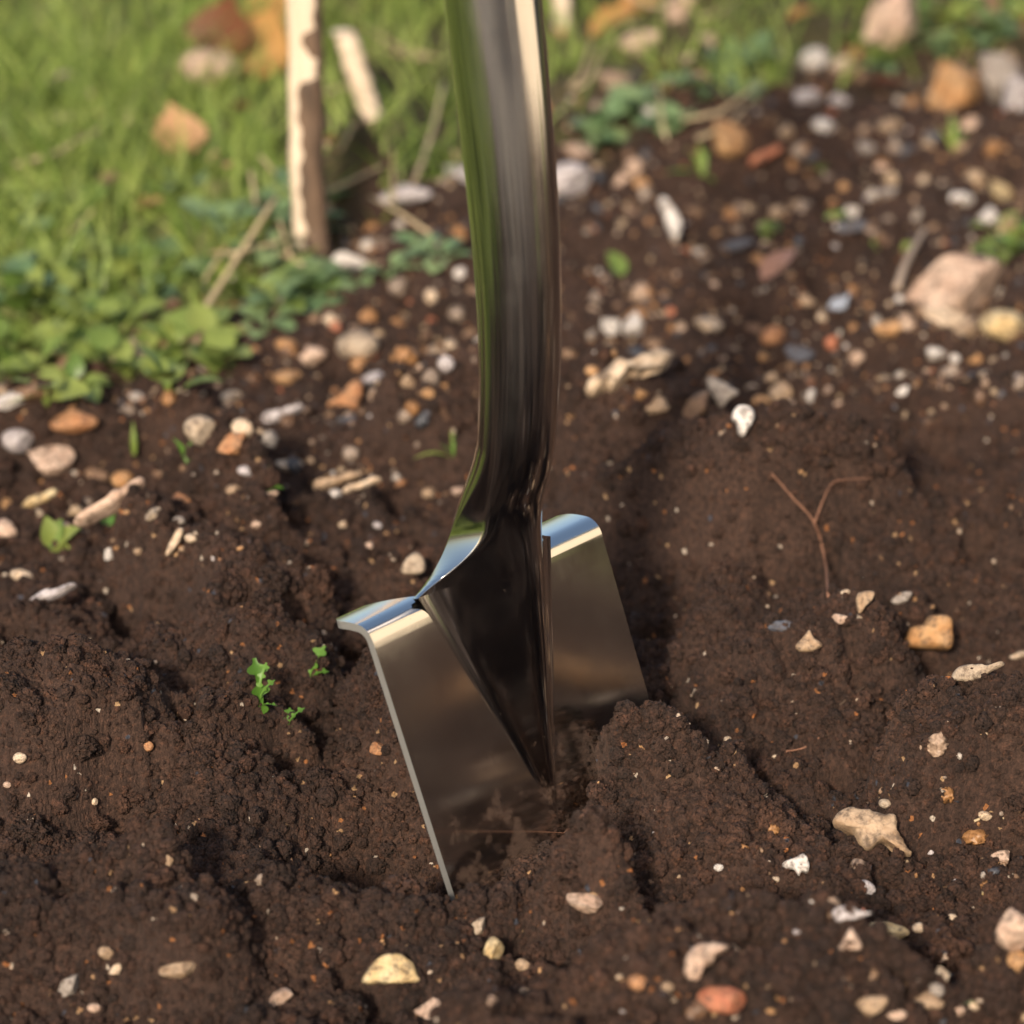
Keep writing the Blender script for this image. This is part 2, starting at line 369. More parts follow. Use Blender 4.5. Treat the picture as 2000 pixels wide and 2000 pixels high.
for i, s in enumerate(ss):
    d = cen[min(i+1, len(cen)-1)]-cen[max(i-1, 0)]; tilt = math.atan2(-d[0], d[1])
    zt = min(1, s/ZN); tilt *= sstep(0, .8, np.array(zt)).item()
    r = .0160+.0034*sstep(.02, .25, np.array(s)).item()
    e = sstep(0, 1, np.array(zt)).item(); w = r+(BM-r)*(1-zt)**6
    for j in range(NA):
        a_ = 2*math.pi*j/NA; sx = math.cos(a_); fr = math.sin(a_)   # fr > 0 is the front
        x = sx*w; g_ = 1+s/-ZT
        if fr >= 0: yA = -HM*g_**1.05*S_(min(1, abs(x)/(BM*g_)))
        else: yA = .0034+.0012*abs(fr)
        yT = cen[i, 0]-r*fr*math.cos(tilt); zT = cen[i, 1]-r*fr*math.sin(tilt)
        verts.append((x, yA*(1-e)+yT*e, s*(1-e)+zT*e))
for i in range(len(ss)-1):
    for j in range(NA):
        k = (j+1) % NA
        faces.append([i*NA+j, i*NA+k, (i+1)*NA+k, (i+1)*NA+j][::-1])
        uvs += [(j/NA*.11, ss[i]), ((j+1)/NA*.11, ss[i]), ((j+1)/NA*.11, ss[i+1]), (j/NA*.11, ss[i+1])][::-1]
shaft = link_mesh('socket_shaft', verts, faces, M_TUBE, spade)
ul = shaft.data.uv_layers.new(name='UVMap'); ul.data.foreach_set('uv', np.array(uvs, np.float32).ravel())
# wooden handle above the frame
m, n, b = mat('ash_wood'); tn = node(n, 'ShaderNodeTexNoise', i_Scale=12, i_Detail=5); tc = node(n, 'ShaderNodeTexCoord'); mp = node(n, 'ShaderNodeMapping'); mp.inputs['Scale'].default_value = (8, 8, .6)
n.links.new(tc.outputs['Object'], mp.inputs[0]); n.links.new(mp.outputs[0], tn.inputs['Vector']); rp = ramp(n, [(.3, (.38, .24, .12)), (.7, (.55, .38, .21))]); n.links.new(tn.outputs[0], rp.inputs[0]); n.links.new(rp.outputs[0], b.inputs['Base Color']); b.inputs['Roughness'].default_value = .5
M_ASH = m
def tube(name, pts, rads, m, parent=None, n=10, jitter=0., seed=0):
    pts = [Vector(p) for p in pts]; rr_ = random.Random(seed); V_, F_ = [], []
    ref = Vector((.3, .2, .93))
    for i, p in enumerate(pts):
        d = (pts[min(i+1, len(pts)-1)]-pts[max(i-1, 0)]).normalized()
        u = d.cross(ref if abs(d.dot(ref)) < .95 else Vector((1, 0, 0))).normalized(); v = d.cross(u)
        for j in range(n):
            a_ = 2*math.pi*j/n; q = rads[i]*(1+jitter*(rr_.random()-.5))
            V_.append(p+u*(q*math.cos(a_))+v*(q*math.sin(a_)))
    for i in range(len(pts)-1):
        for j in range(n): F_.append([i*n+j, i*n+(j+1) % n, (i+1)*n+(j+1) % n, (i+1)*n+j])
    F_.append(list(range(n))[::-1]); F_.append([(len(pts)-1)*n+j for j in range(n)])
    return link_mesh(name, V_, F_, m, parent)
top = cen[-1]; dr = (cen[-1]-cen[-6]); dr /= np.linalg.norm(dr)
hp = [(0, *(top+dr*k)) for k in (-.03, 0, .1, .2, .3, .36)]
tube('wooden_handle', hp, [.0165]*6, M_ASH, spade, 20)
tp = Vector((0, *(top+dr*.36)))
tube('grip', [tp+Vector((-.06, 0, 0)), tp+Vector((-.055, 0, 0)), tp, tp+Vector((.055, 0, 0)), tp+Vector((.06, 0, 0))], [.010, .016, .018, .016, .010], M_ASH, spade, 16)

# ------------------------------------------------------------------ stones
def stone_mat(name, ca, cb, cs, rough=.55):
    m, n, b = mat(name); L = n.links.new
    tc = node(n, 'ShaderNodeTexCoord'); oi = node(n, 'ShaderNodeObjectInfo')
    ad = node(n, 'ShaderNodeVectorMath', operation='ADD'); ml = node(n, 'ShaderNodeMath', operation='MULTIPLY'); ml.inputs[1].default_value = 37
    L(oi.outputs['Random'], ml.inputs[0]); L(tc.outputs['Object'], ad.inputs[0]); L(ml.outputs[0], ad.inputs[1])
    t1 = node(n, 'ShaderNodeTexNoise', i_Scale=1.4, i_Detail=5, i_Roughness=.6, i_Distortion=.4); L(ad.outputs[0], t1.inputs['Vector'])
    t2 = node(n, 'ShaderNodeTexNoise', i_Scale=6.5, i_Detail=6, i_Roughness=.7); L(ad.outputs[0], t2.inputs['Vector'])
    r1 = ramp(n, [(.38, ca), (.62, cb)]); L(t1.outputs[0], r1.inputs[0])
    r2 = ramp(n, [(.52, (0,)*3), (.72, (.8,)*3)]); L(t2.outputs[0], r2.inputs[0])
    c = mixc(n, r2.outputs[0], r1.outputs[0], cs)
    # clinging soil, in its own patches
    t3 = node(n, 'ShaderNodeTexNoise', i_Scale=2.6, i_Detail=7, i_Roughness=.75); L(ad.outputs[0], t3.inputs['Vector'])
    r3 = ramp(n, [(.47, (0,)*3), (.62, (.88,)*3)]); L(t3.outputs[0], r3.inputs[0])
    c = mixc(n, r3.outputs[0], c, (.07, .045, .03))
    L(c, b.inputs['Base Color']); b.inputs['Roughness'].default_value = rough
    bp = node(n, 'ShaderNodeBump', i_Strength=.35, i_Distance=.12); L(t2.outputs[0], bp.inputs['Height']); L(bp.outputs[0], b.inputs['Normal'])
    return m
SC = {
 'cream': ((.58, .42, .28), (.66, .53, .40), (.42, .25, .12)), 'pink': ((.50, .33, .24), (.60, .44, .34), (.40, .24, .15)),
 'white': ((.62, .55, .50), (.70, .66, .63), (.45, .36, .28)), 'lilac': ((.44, .39, .40), (.58, .53, .53), (.34, .28, .25)),
 'orange': ((.42, .20, .07), (.52, .31, .15), (.30, .15, .06)), 'tan': ((.34, .22, .13), (.46, .33, .22), (.24, .14, .07)),
 'brown': ((.13, .065, .035), (.24, .14, .08), (.30, .20, .13)), 'grey': ((.26, .22, .19), (.36, .31, .27), (.18, .14, .11)),
 'slate': ((.045, .05, .068), (.085, .095, .125), (.14, .13, .13)), 'brick': ((.40, .12, .06), (.48, .19, .10), (.28, .10, .06)),
 'beige': ((.36, .27, .19), (.45, .36, .27), (.22, .16, .11)), 'yellow': ((.55, .38, .17), (.62, .50, .30), (.32, .18, .07)),
 'blue': ((.24, .28, .36), (.33, .37, .45), (.20, .20, .22)), 'rust': ((.36, .15, .06), (.45, .23, .11), (.25, .11, .05))}
SM = {k: stone_mat('stone_'+k, *v) for k, v in SC.items()}
def wob(P, r_, freq, amp, k=9):
    s = np.zeros(len(P))
    for _ in range(k):
        d = r_.normal(size=3); d *= freq*(.6+.8*r_.random())/np.linalg.norm(d); s += np.sin(P@d+r_.random()*6.3)
    return amp*s/math.sqrt(k)
_b = bmesh.new(); bmesh.ops.create_icosphere(_b, subdivisions=4, radius=1)
ICO = np.array([v.co[:] for v in _b.verts]); ICOF = [[v.index for v in f.verts] for f in _b.faces]; _b.free()
def stone_data(seed, facets, lump):
    r_ = np.random.default_rng(seed); P = ICO.copy()
    P = P*(1+wob(P, r_, 1.8, .10)+wob(P, r_, 3.6, lump))[:, None]
    for _ in range(facets):
        d = r_.normal(size=3); d /= np.linalg.norm(d); c = .34+.36*r_.random()
        P -= np.maximum(0, P@d-c)[:, None]*d*.93
    P *= (1+wob(P, r_, 9, .012)+wob(P, r_, 20, .007, 14))[:, None]
    ext = (P.max(0)-P.min(0))/2; P = (P-(P.max(0)+P.min(0))/2)/ext
    return P
SHAPES = {'round': [stone_data(s, 1, .05) for s in (1, 2, 3)], 'chip': [stone_data(s, 10, .06) for s in (11, 12, 13, 14, 15)], 'knob': [stone_data(s, 3, .13) for s in (21, 22, 23, 24)]}
SME = {}
for k, lst in SHAPES.items():
    SME[k] = []
    for P in lst:
        me = bpy.data.meshes.new('stone_'+k); me.from_pydata([tuple(p) for p in P], [], ICOF); me.update()
        me.polygons.foreach_set('use_smooth', [True]*len(me.polygons)); me.set_sharp_from_angle(angle=R(28)); SME[k].append(me)
smats = {}
def stone_mesh(kind, i, c):
    key = (kind, i, c)
    if key not in smats:
        me = SME[kind][i].copy(); me.materials.append(SM[c]); smats[key] = me
    return smats[key]
CAMR = Matrix.Rotation(math.pi/2-PITCH, 3, 'X')
nstone = 0
def stone(cx, cy, w, h, c, kind='chip', ang=0, label=None, group=None, name='stone', sink=.3, lift=0.):
    """an uneven stone part sunk in the soil where the ray through its foot meets the ground"""
    global nstone; nstone += 1
    P = hit(cx, cy+h*.30); s = mpp(P)
    W = w*s; ca = abs(math.cos(R(ang))); Hh = h*s
    fx, fy = np.meshgrid(np.linspace(-.4, .4, 7)*W+P[0], np.linspace(-.1, .5, 5)*W+P[1]); lift += .8*max(0., float(np.percentile(gzv(fx.ravel(), fy.ravel()), 70))-P[2])
    o = bpy.data.objects.new(name, stone_mesh(kind, nstone % len(SME[kind]), c)); col.objects.link(o)
    zh = max(Hh*.92, W*.28); dp = max(min(W, Hh*1.5)*.85, W*.5)
    o.scale = (W/2, dp/2, zh/2)
    o.rotation_euler = (random.uniform(-.25, .1), -R(ang), random.uniform(-.5, .5) if abs(ang) < 5 else 0)
    o.location = (P[0], P[1]+dp*.12, P[2]+zh*(.5-sink)+lift)
    tag(o, label, 'stone', group)
    return o
def slab(cx, cy, outline, c, thick=.3, tilt=40, label=None, name='stone', group=None, yaw=0., cat='stone', seed=1, push=.0):
    """a flint of its own outline (pixels about its centre), solid, lying on the soil and tipped towards the sky"""
    ol = np.array(outline, float); hh = ol[:, 1].max()
    P = hit(cx, cy+hh*.75); s = mpp(P); ol = ol*s
    fx, fy = np.meshgrid(np.linspace(ol[:, 0].min(), ol[:, 0].max(), 9)*.8+P[0], np.linspace(0, np.ptp(ol[:, 1]), 7)+P[1]); up_ = max(0., float(np.percentile(gzv(fx.ravel(), fy.ravel()), 75))-P[2])
    ol[:, 1] *= -1
    ol[:, 1] /= max(.35, math.sin(PITCH+R(4)+R(90-tilt)*0+R(tilt)))
    # densify
    pts = []
    N = len(ol)
    for i in range(N):
        for k in range(5):
            t = k/5; p0, p1, p2, p3 = ol[i-1], ol[i], ol[(i+1) % N], ol[(i+2) % N]
            pts.append(.5*(2*p1+(p2-p0)*t+(2*p0-5*p1+4*p2-p3)*t*t+(3*p1-p0-3*p2+p3)*t**3))
    pts = np.array(pts); n_o = len(pts); ctr = pts.mean(0); size = np.ptp(pts, axis=0).max()
    r_ = np.random.default_rng(seed); V_ = []; T = thick*min(np.ptp(pts, axis=0))
    prof = [(1, 0.), (.97, .45), (.88, .75), (.70, .93), (.45, 1.0), (.2, 1.0)]
    for sg in (1, -1):
        for (k, z) in (prof if sg > 0 else prof[1:]):
            for p in pts: q = ctr+(p-ctr)*k; V_.append((q[0], q[1], sg*z*T/2))
    V_ = np.array(V_); Vn = V_/size
    V_ += (wob(Vn, r_, 9, .016)+wob(Vn, r_, 26, .011)+wob(Vn, r_, 60, .006, 14))[:, None]*size*np.array([.7, .7, 1.3])
    F_ = []; L_ = len(prof)
    def rows(rws, flip):
        for a_, b_ in zip(rws[:-1], rws[1:]):
            for j in range(n_o):
                k = (j+1) % n_o; f = [a_*n_o+j, a_*n_o+k, b_*n_o+k, b_*n_o+j]; F_.append(f[::-1] if flip else f)
        f = [rws[-1]*n_o+j for j in range(n_o)]; F_.append(f[::-1] if flip else f)
    rows(list(range(L_)), False); rows([0]+list(range(L_, 2*L_-1)), True)
    # local units about 1 so that the texture keeps its scale
    V_ = V_-np.append(ctr, 0)
    o = link_mesh(name, V_/(size/2), F_, SM[c]); o.scale = (size/2,)*3
    o.data.set_sharp_from_angle(angle=R(45))
    o.rotation_euler = (R(tilt), 0, yaw)
    lo = (Matrix.Rotation(R(tilt), 3, 'X') @ Vector((0, float(V_[:, 1].min()), 0)))
    o.location = (P[0]+ctr[0], P[1]-lo.y*.8, P[2]-lo.z*.82+T*.2+up_*.7)
    tag(o, label, cat, group); return o

STONES = [
 # right, around the large flint
 (1857, 556, 180, 150, 'pink', 'chip', 0, 'large pink cream faceted flint with a grey stick leaning on it'),
 (1842, 622, 84, 46, 'cream', 'knob', 0, 'pale lumpy stone pressed against the foot of the large pink flint'),
 (1885, 645, 48, 44, 'tan', 'chip', 0, 'squarish tan stone between the large pink flint and the rounded yellow stone'),
 (1962, 641, 98, 68, 'yellow', 'round', -12, 'rounded sandy yellow stone beside the large pink flint'),
 (1751, 650, 88, 36, 'orange', 'round', 5, 'long low orange tan stone lying before the large pink flint'),
 (1909, 596, 46, 28, 'brown', 'round', 0, 'dark brown stone lodged against the right flank of the large pink flint'),
 (1673, 701, 29, 32, 'pink', 'chip', 0, None), (1827, 716, 40, 25, 'white', 'round', -10, None), (1865, 700, 23, 18, 'white', 'round', 0, None),
 (1906, 712, 33, 25, 'orange', 'chip', 0, None), (1761, 780, 27, 22, 'white', 'chip', 0, None), (1585, 772, 22, 32, 'white', 'chip', 0, None),
 (1528, 771, 50, 50, 'tan', 'chip', 0, 'squarish light tan stone beside the orange egg shaped pebble'),
 (1605, 620, 19, 19, 'cream', 'round', 0, None), (1575, 597, 36, 18, 'tan', 'round', 0, None),
 (1508, 667, 50, 36, 'rust', 'round', 20, 'rusty brown rounded stone alone on the bare soil above the grey slate chip'),
 (1738, 600, 15, 15, 'cream', 'round', 0, None), (1756, 586, 18, 18, 'white', 'round', 0, None),
 # middle, right of the shaft
 (1194, 642, 40, 50, 'white', 'chip', 30, 'white grey flint chip touching a taller white chip'),
 (1236, 647, 46, 60, 'white', 'chip', -5, 'taller pinkish white flint chip of a touching pair'),
 (1151, 657, 40, 16, 'grey', 'chip', 35, None),
 (1386, 639, 56, 36, 'cream', 'knob', 0, 'bright cream lumpy pebble alone on brown soil'),
 (1248, 776, 36, 21, 'orange', 'round', 0, None), (1156, 731, 27, 24, 'orange', 'round', 0, None), (1197, 701, 18, 17, 'orange', 'round', 0, None),
 (1358, 799, 70, 48, 'brown', 'chip', 22, 'dark brown block of stone with grey top beside the grey triangular flint'),
 (1487, 784, 35, 26, 'orange', 'round', 0, 'orange egg shaped pebble beside the squarish tan stone'), (1508, 735, 28, 22, 'tan', 'round', 0, None), (1491, 708, 18, 22, 'orange', 'round', 0, None),
 (1423, 294, 84, 76, 'orange', 'knob', -25, 'orange and cream rock near the red brick shard'),
 (1284, 212, 64, 32, 'lilac', 'knob', 0, 'grey pink stone half hidden among the blue green weeds'),
 (1112, 362, 88, 74, 'lilac', 'round', 15, 'large grey pink stone just behind the spade shaft'),
 (1253, 362, 34, 28, 'orange', 'round', 0, None), (1128, 302, 66, 36, 'pink', 'knob', 0, 'pinkish lump of stone behind the large grey pink stone'),
 (1505, 120, 44, 34, 'lilac', 'round', 0, None), (1250, 82, 80, 50, 'pink', 'knob', 20, 'pinkish tan stone among fallen orange leaves'),
 (1325, 18, 80, 60, 'pink', 'chip', 35, 'pale pink slab of stone tilted among grass and orange leaves'),
 (1195, 158, 66, 44, 'tan', 'knob', 0, None), (1240, 330, 40, 40, 'pink', 'knob', 0, None), (1215, 352, 36, 34, 'pink', 'chip', 0, None),
 # upper right
 (1735, 58, 150, 120, 'pink', 'chip', 30, 'very large pale pink stone sloping out of the grass'),
 (1590, 117, 58, 52, 'white', 'round', 25, 'clean white stone at the edge of the grass beside the very large pale stone'),
 (1646, 122, 54, 40, 'cream', 'knob', 0, None), (1575, 192, 62, 36, 'lilac', 'round', 12, 'lilac white oval stone where the grass meets the soil'),
 (1862, 182, 116, 130, 'orange', 'chip', 25, 'big upright orange and cream stone with a shaded grey stone behind it'),
 (1950, 165, 84, 110, 'grey', 'knob', 0, 'grey brown stone wedged behind the big upright orange stone'),
 (1988, 190, 66, 100, 'lilac', 'chip', 20, 'lilac white stone beside the grey brown stone'),
 (1733, 248, 42, 38, 'tan', 'chip', 0, None), (1609, 248, 46, 30, 'white', 'round', -15, None), (1533, 258, 36, 42, 'tan', 'chip', 0, None), (1893, 242, 40, 32, 'pink', 'chip', 0, None),
 (1878, 286, 42, 22, 'tan', 'round', -20, None), (1878, 388, 48, 32, 'white', 'round', 0, None), (1955, 380, 54, 36, 'yellow', 'knob', -25, 'yellow cream knobbly stone above a white chip'),
 (1930, 425, 46, 48, 'white', 'chip', 0, 'bright white chip below the yellow cream knobbly stone'), (1966, 442, 46, 44, 'tan', 'chip', 0, None), (1557, 404, 36, 30, 'tan', 'chip', 20, None), (1518, 415, 34, 30, 'tan', 'round', 0, None),
 (1665, 412, 30, 34, 'white', 'chip', 20, None), (1647, 366, 20, 20, 'orange', 'round', 0, None), (1804, 349, 20, 22, 'cream', 'round', 0, None), (1690, 300, 36, 28, 'grey', 'knob', 0, None),
 (1740, 375, 60, 24, 'grey', 'chip', 0, None), (1640, 195, 40, 34, 'lilac', 'chip', 0, None), (1720, 330, 30, 22, 'pink', 'knob', 0, None), (1790, 420, 22, 30, 'grey', 'chip', 0, None),
 # left
 (25, 828, 84, 34, 'white', 'chip', 5, 'long pinkish white stone lying at the foot of the weeds'), (62, 794, 74, 36, 'brown', 'round', 10, None),
 (146, 852, 94, 52, 'rust', 'knob', 0, 'rust orange broken stone with a pale spot on top'), (102, 908, 88, 62, 'pink', 'knob', 10, 'pinkish tan lump of stone in front of the rust orange broken stone'),
 (37, 898, 64, 52, 'lilac', 'round', 0, None), (190, 929, 50, 28, 'brown', 'round', -10, None), (240, 938, 46, 36, 'orange', 'round', -10, 'orange yellow stone joined to a flat brown one'),
 (394, 849, 62, 72, 'beige', 'round', 20, 'upright beige pink stone next to a rounder cream pebble'), (473, 846, 46, 46, 'cream', 'round', 0, 'round cream pebble resting above the orange brown cube of stone'),
 (453, 888, 60, 50, 'rust', 'chip', 0, 'orange brown cube of stone under the round cream pebble'), (453, 774, 42, 32, 'cream', 'round', 15, None), (565, 910, 54, 26, 'cream', 'knob', 8, None), (481, 930, 36, 22, 'lilac', 'round', -10, None),
 (10, 990, 34, 30, 'orange', 'chip', 30, None), (10, 1036, 56, 50, 'pink', 'round', 0, None), (121, 1032, 46, 34, 'pink', 'round', 0, None), (298, 1006, 34, 26, 'beige', 'chip', 30, None), (373, 1056, 27, 18, 'cream', 'round', 0, None),
 (350, 975, 46, 38, 'rust', 'knob', 0, None), (214, 1113, 24, 26, 'white', 'chip', 30, None), (43, 1126, 48, 26, 'cream', 'round', -10, None), (558, 738, 52, 34, 'orange', 'chip', 0, None), (379, 665, 56, 34, 'pink', 'chip', 35, None),
 (265, 705, 60, 58, 'pink', 'chip', 0, 'pinkish white stone showing through the broad weed leaves'), (455, 955, 30, 22, 'tan', 'round', 0, None), (530, 965, 30, 16, 'pink', 'chip', 10, None), (350, 1015, 26, 18, 'grey', 'round', 0, None),
 (683, 512, 70, 40, 'white', 'chip', -8, 'white stone near the foot of the split wooden stake'), (646, 625, 40, 42, 'cream', 'knob', 0, None), (699, 674, 82, 66, 'beige', 'round', 0, 'smooth beige domed stone standing clear on dark soil'),
 (609, 712, 60, 44, 'pink', 'knob', 15, None), (559, 676, 42, 28, 'orange', 'round', 0, None), (842, 583, 26, 34, 'cream', 'round', 0, None), (899, 534, 28, 26, 'white', 'round', 0, None), (882, 674, 32, 22, 'cream', 'round', -20, None),
 (871, 718, 34, 36, 'lilac', 'round', 0, None), (795, 770, 30, 28, 'tan', 'knob', 0, None), (655, 967, 27, 22, 'white', 'round', 0, 'little white pebble beside the split cream flints'), (780, 950, 32, 16, 'rust', 'chip', 20, None), (838, 963, 30, 22, 'tan', 'round', 0, None), (897, 960, 32, 18, 'pink', 'chip', -25, None),
 (720, 1068, 22, 20, 'pink', 'chip', 0, None), (792, 400, 105, 42, 'lilac', 'knob', 5, 'flat grey pink stone beside the dark soil clod by the stake'), (900, 340, 70, 40, 'lilac', 'knob', 0, None), (413, 153, 124, 80, 'pink', 'round', 0, 'large smooth pink stone in the lawn under fallen leaves'),
 (835, 770, 26, 22, 'orange', 'round', 0, None), (730, 740, 46, 30, 'lilac', 'chip', 10, None),
 # near right
 (1640, 1215, 35, 25, 'pink', 'chip', 10, None), (1653, 1158, 25, 14, 'cream', 'knob', 0, None), (1421, 1453, 17, 17, 'cream', 'round', 0, None), (1990, 1290, 40, 12, 'cream', 'chip', 5, None), (1515, 1480, 16, 14, 'cream', 'round', 0, None),
 (1690, 1738, 39, 38, 'lilac', 'round', 0, 'egg shaped lilac white pebble between the anvil shaped flint and the drop shaped one'), (1738, 1824, 80, 42, 'yellow', 'knob', 0, 'yellow cream lumpy stone with a soil filled cleft'),
 (1981, 1836, 80, 100, 'pink', 'knob', 10, 'large pinkish cream knobbly flint standing in the near soil'), (1988, 1902, 52, 50, 'orange', 'round', 0, None), (1956, 1678, 42, 34, 'pink', 'chip', 0, None), (1794, 1902, 30, 34, 'cream', 'round', 0, None), (1838, 1908, 36, 40, 'beige', 'chip', 0, None),
 (1825, 1940, 40, 32, 'grey', 'round', 0, None), (1410, 1966, 98, 54, 'brick', 'round', -8, 'smooth brick orange stone under the curved pink flint'), (1704, 1972, 64, 40, 'tan', 'knob', 15, None), (1813, 1968, 62, 40, 'tan', 'knob', 0, None), (1903, 1973, 27, 26, 'cream', 'round', 0, None),
 (1875, 1988, 32, 22, 'pink', 'round', 0, None), (1751, 1992, 40, 22, 'pink', 'round', 0, None), (1751, 1950, 24, 16, 'white', 'round', -20, None), (1922, 1621, 27, 20, 'cream', 'round', 0, None), (1728, 1581, 25, 20, 'beige', 'round', 0, None),
 (1794, 1814, 25, 22, 'cream', 'round', 0, None), (1860, 1792, 20, 18, 'cream', 'round', 0, None), (1931, 1758, 30, 20, 'yellow', 'round', 0, None), (1856, 1762, 20, 18, 'tan', 'round', 0, None),
 (845, 1979, 76, 38, 'pink', 'chip', 8, 'pinkish cream stone near the half moon flint'), (931, 1822, 42, 33, 'beige', 'chip', 20, None), (963, 1861, 50, 70, 'yellow', 'chip', 0, 'upright amber and cream flint in front of the blade'),
 (1145, 1813, 82, 40, 'pink', 'chip', -15, 'pinkish flint half buried in the soil before the blade'), (1245, 1925, 38, 36, 'rust', 'round', 0, None), (1299, 1934, 32, 26, 'tan', 'round', 0, None), (1308, 1959, 28, 24, 'cream', 'round', 0, None), (1021, 1891, 32, 28, 'tan', 'round', 0, None),
 (954, 1955, 30, 20, 'pink', 'round', 0, None), (1026, 1941, 24, 20, 'tan', 'round', 0, None), (1340, 1858, 34, 28, 'lilac', 'chip', 0, None), (1275, 1870, 20, 18, 'cream', 'round', 0, None), (1665, 1900, 20, 16, 'white', 'round', 0, None),
 (41, 1513, 28, 24, 'cream', 'round', 10, None), (14, 1545, 16, 14, 'pink', 'round', 0, None), (209, 1880, 32, 28, 'tan', 'round', 0, None), (226, 1905, 29, 24, 'cream', 'chip', 0, None), (547, 1948, 52, 34, 'pink', 'chip', 15, None), (348, 1952, 72, 32, 'tan', 'chip', 5, None),
 (331, 1684, 16, 30, 'tan', 'chip', 0, None), (522, 1701, 22, 22, 'cream', 'chip', -30, None), (132, 1930, 52, 40, 'grey', 'chip', 20, None), (184, 1974, 27, 18, 'pink', 'round', 0, None), (185, 1580, 14, 16, 'cream', 'round', 0, None),
 (741, 1492, 40, 30, 'rust', 'chip', 0, 'rust coloured stone in the hollow beside the left edge of the blade'), (290, 1470, 22, 24, 'rust', 'round', 0, None),
]
SMALL = {'cream': 'small cream pebble bedded in the dark soil', 'pink': 'small pinkish flint piece bedded in the dark soil', 'white': 'small white flint piece lying on the soil', 'lilac': 'small grey lilac pebble lying on the soil',
 'orange': 'small orange pebble lying on the soil', 'tan': 'small tan pebble lying on the soil', 'brown': 'small dark brown stone lying on the soil', 'grey': 'small dull grey stone lying on the soil', 'slate': 'small dark slate chip lying on the soil',
 'beige': 'small beige pebble bedded in the dark soil', 'yellow': 'small yellow pebble bedded in the dark soil', 'rust': 'small rust brown stone bedded in the soil', 'brick': 'small brick red fragment lying on the soil', 'blue': 'small bluish chip lying on the soil'}
taken = []
for cx, cy, w, h, c, kind, ang, lab in STONES:
    big = lab is not None
    stone(cx, cy, w, h, c, kind, ang, lab or SMALL[c], None if big else 'small %s stones scattered over the bed' % c, sink=(.24 if big else .34) if cy < 1100 else (.22 if big else .28))
    taken.append((cx, cy, w))
# flints with an outline of their own
slab(1704, 1640, [(-75, -22), (-58, -42), (-20, -46), (20, -34), (46, -30), (52, -4), (66, 30), (75, 46), (58, 44), (40, 26), (20, 18), (-8, 36), (-26, 22), (-34, -4), (-62, -12)], 'tan', .5, 42, 'flat anvil shaped beige flint with ragged lower edge', seed=3)
slab(765, 1924, [(-56, 24), (-44, -4), (-20, -24), (12, -27), (36, -16), (50, 6), (56, 22), (20, 26), (-20, 27)], 'yellow', .6, 50, 'half moon shaped yellow cream flint in the near soil', seed=4)
slab(1664, 1792, [(-37, -6), (-20, -14), (4, -12), (26, -4), (38, 0), (20, 6), (0, 14), (-24, 14), (-34, 6)], 'lilac', .8, 40, 'drop shaped lilac white flint below the anvil shaped one', seed=5)
slab(1661, 1864, [(-24, 20), (-12, -4), (0, -21), (12, -4), (22, 16), (10, 22), (-8, 22)], 'pink', .7, 60, 'cone shaped pinkish pebble under the drop shaped flint', seed=6)
slab(1555, 1708, [(-26, -4), (-6, -12), (14, -22), (22, -12), (25, 12), (10, 14), (4, 22), (-6, 10), (-22, 6)], 'white', .6, 50, 'ragged white flint chip pressed into the edge of a soil clod', seed=7)
slab(1378, 1900, [(-42, 22), (-38, -8), (-18, -30), (10, -34), (40, -30), (44, -24), (22, -14), (14, 4), (-2, 12), (-14, 36), (-28, 38)], 'pink', .7, 50, 'curved pink flint arching above the brick orange stone', seed=8)
slab(1811, 1302, [(-50, 26), (-36, -10), (-12, -16), (0, -32), (28, -36), (44, -26), (46, 4), (40, 32), (0, 30), (-30, 30)], 'orange', .8, 60, 'glossy orange and cream flint with two facets beside a grey shard', seed=9)
slab(1909, 1320, [(-54, 18), (-40, -6), (-10, -16), (20, -10), (52, -18), (50, -10), (22, 4), (0, 14), (-30, 20)], 'beige', .6, 48, 'long grey cream flint shard beside the glossy orange flint', seed=10)
slab(1579, 1299, [(-26, 8), (-12, -8), (0, -22), (8, -8), (26, 6), (18, 14), (0, 20), (-20, 18)], 'tan', .5, 55, 'tan flint flake pointed at the top, alone on dug soil', seed=11)
slab(1689, 1186, [(-14, 22), (-16, -10), (0, -20), (18, -18), (14, -2), (0, 12), (-8, 24)], 'tan', .5, 60, 'brown tan fan shaped flake under the forked root', seed=12)
slab(1760, 1187, [(-22, 6), (-8, -6), (10, -12), (22, -10), (16, 2), (4, 10), (-16, 13)], 'grey', .5, 40, 'flat grey flake near the forked root', seed=13)
slab(1525, 1250, [(-26, 2), (-8, -9), (20, -8), (26, 2), (8, 9), (-18, 8)], 'slate', .6, 30, 'navy black slate chip on the dug soil', seed=14)
slab(1410, 773, [(-30, -24), (-22, -32), (6, -18), (32, 0), (14, 14), (-2, 32), (-14, 12)], 'grey', .35, 55, 'flat grey triangular flint beside the dark brown block', seed=15)
slab(1451, 838, [(-20, -18), (-10, -30), (10, -31), (21, -18), (20, 0), (8, 20), (0, 31), (-9, 22), (-12, 4), (-22, -4)], 'white', .8, 60, 'pale pinkish flint with bulbous top and narrow foot', seed=16)
slab(1227, 748, [(-84, 38), (-78, 24), (-48, 6), (-22, -18), (8, -14), (36, -30), (70, -42), (86, -34), (76, -12), (62, -2), (40, -12), (20, 4), (0, -2), (-14, 20), (-34, 36), (-44, 26), (-66, 42)], 'cream', .6, 40, 'long knobbly cream and orange flint like a bone', seed=17)
slab(1283, 811, [(-26, 10), (-10, -2), (-2, -16), (16, -14), (20, -2), (25, 4), (14, 14), (-4, 17), (-20, 16)], 'tan', .6, 45, 'hollow tan flint ring below the long knobbly flint', seed=18)
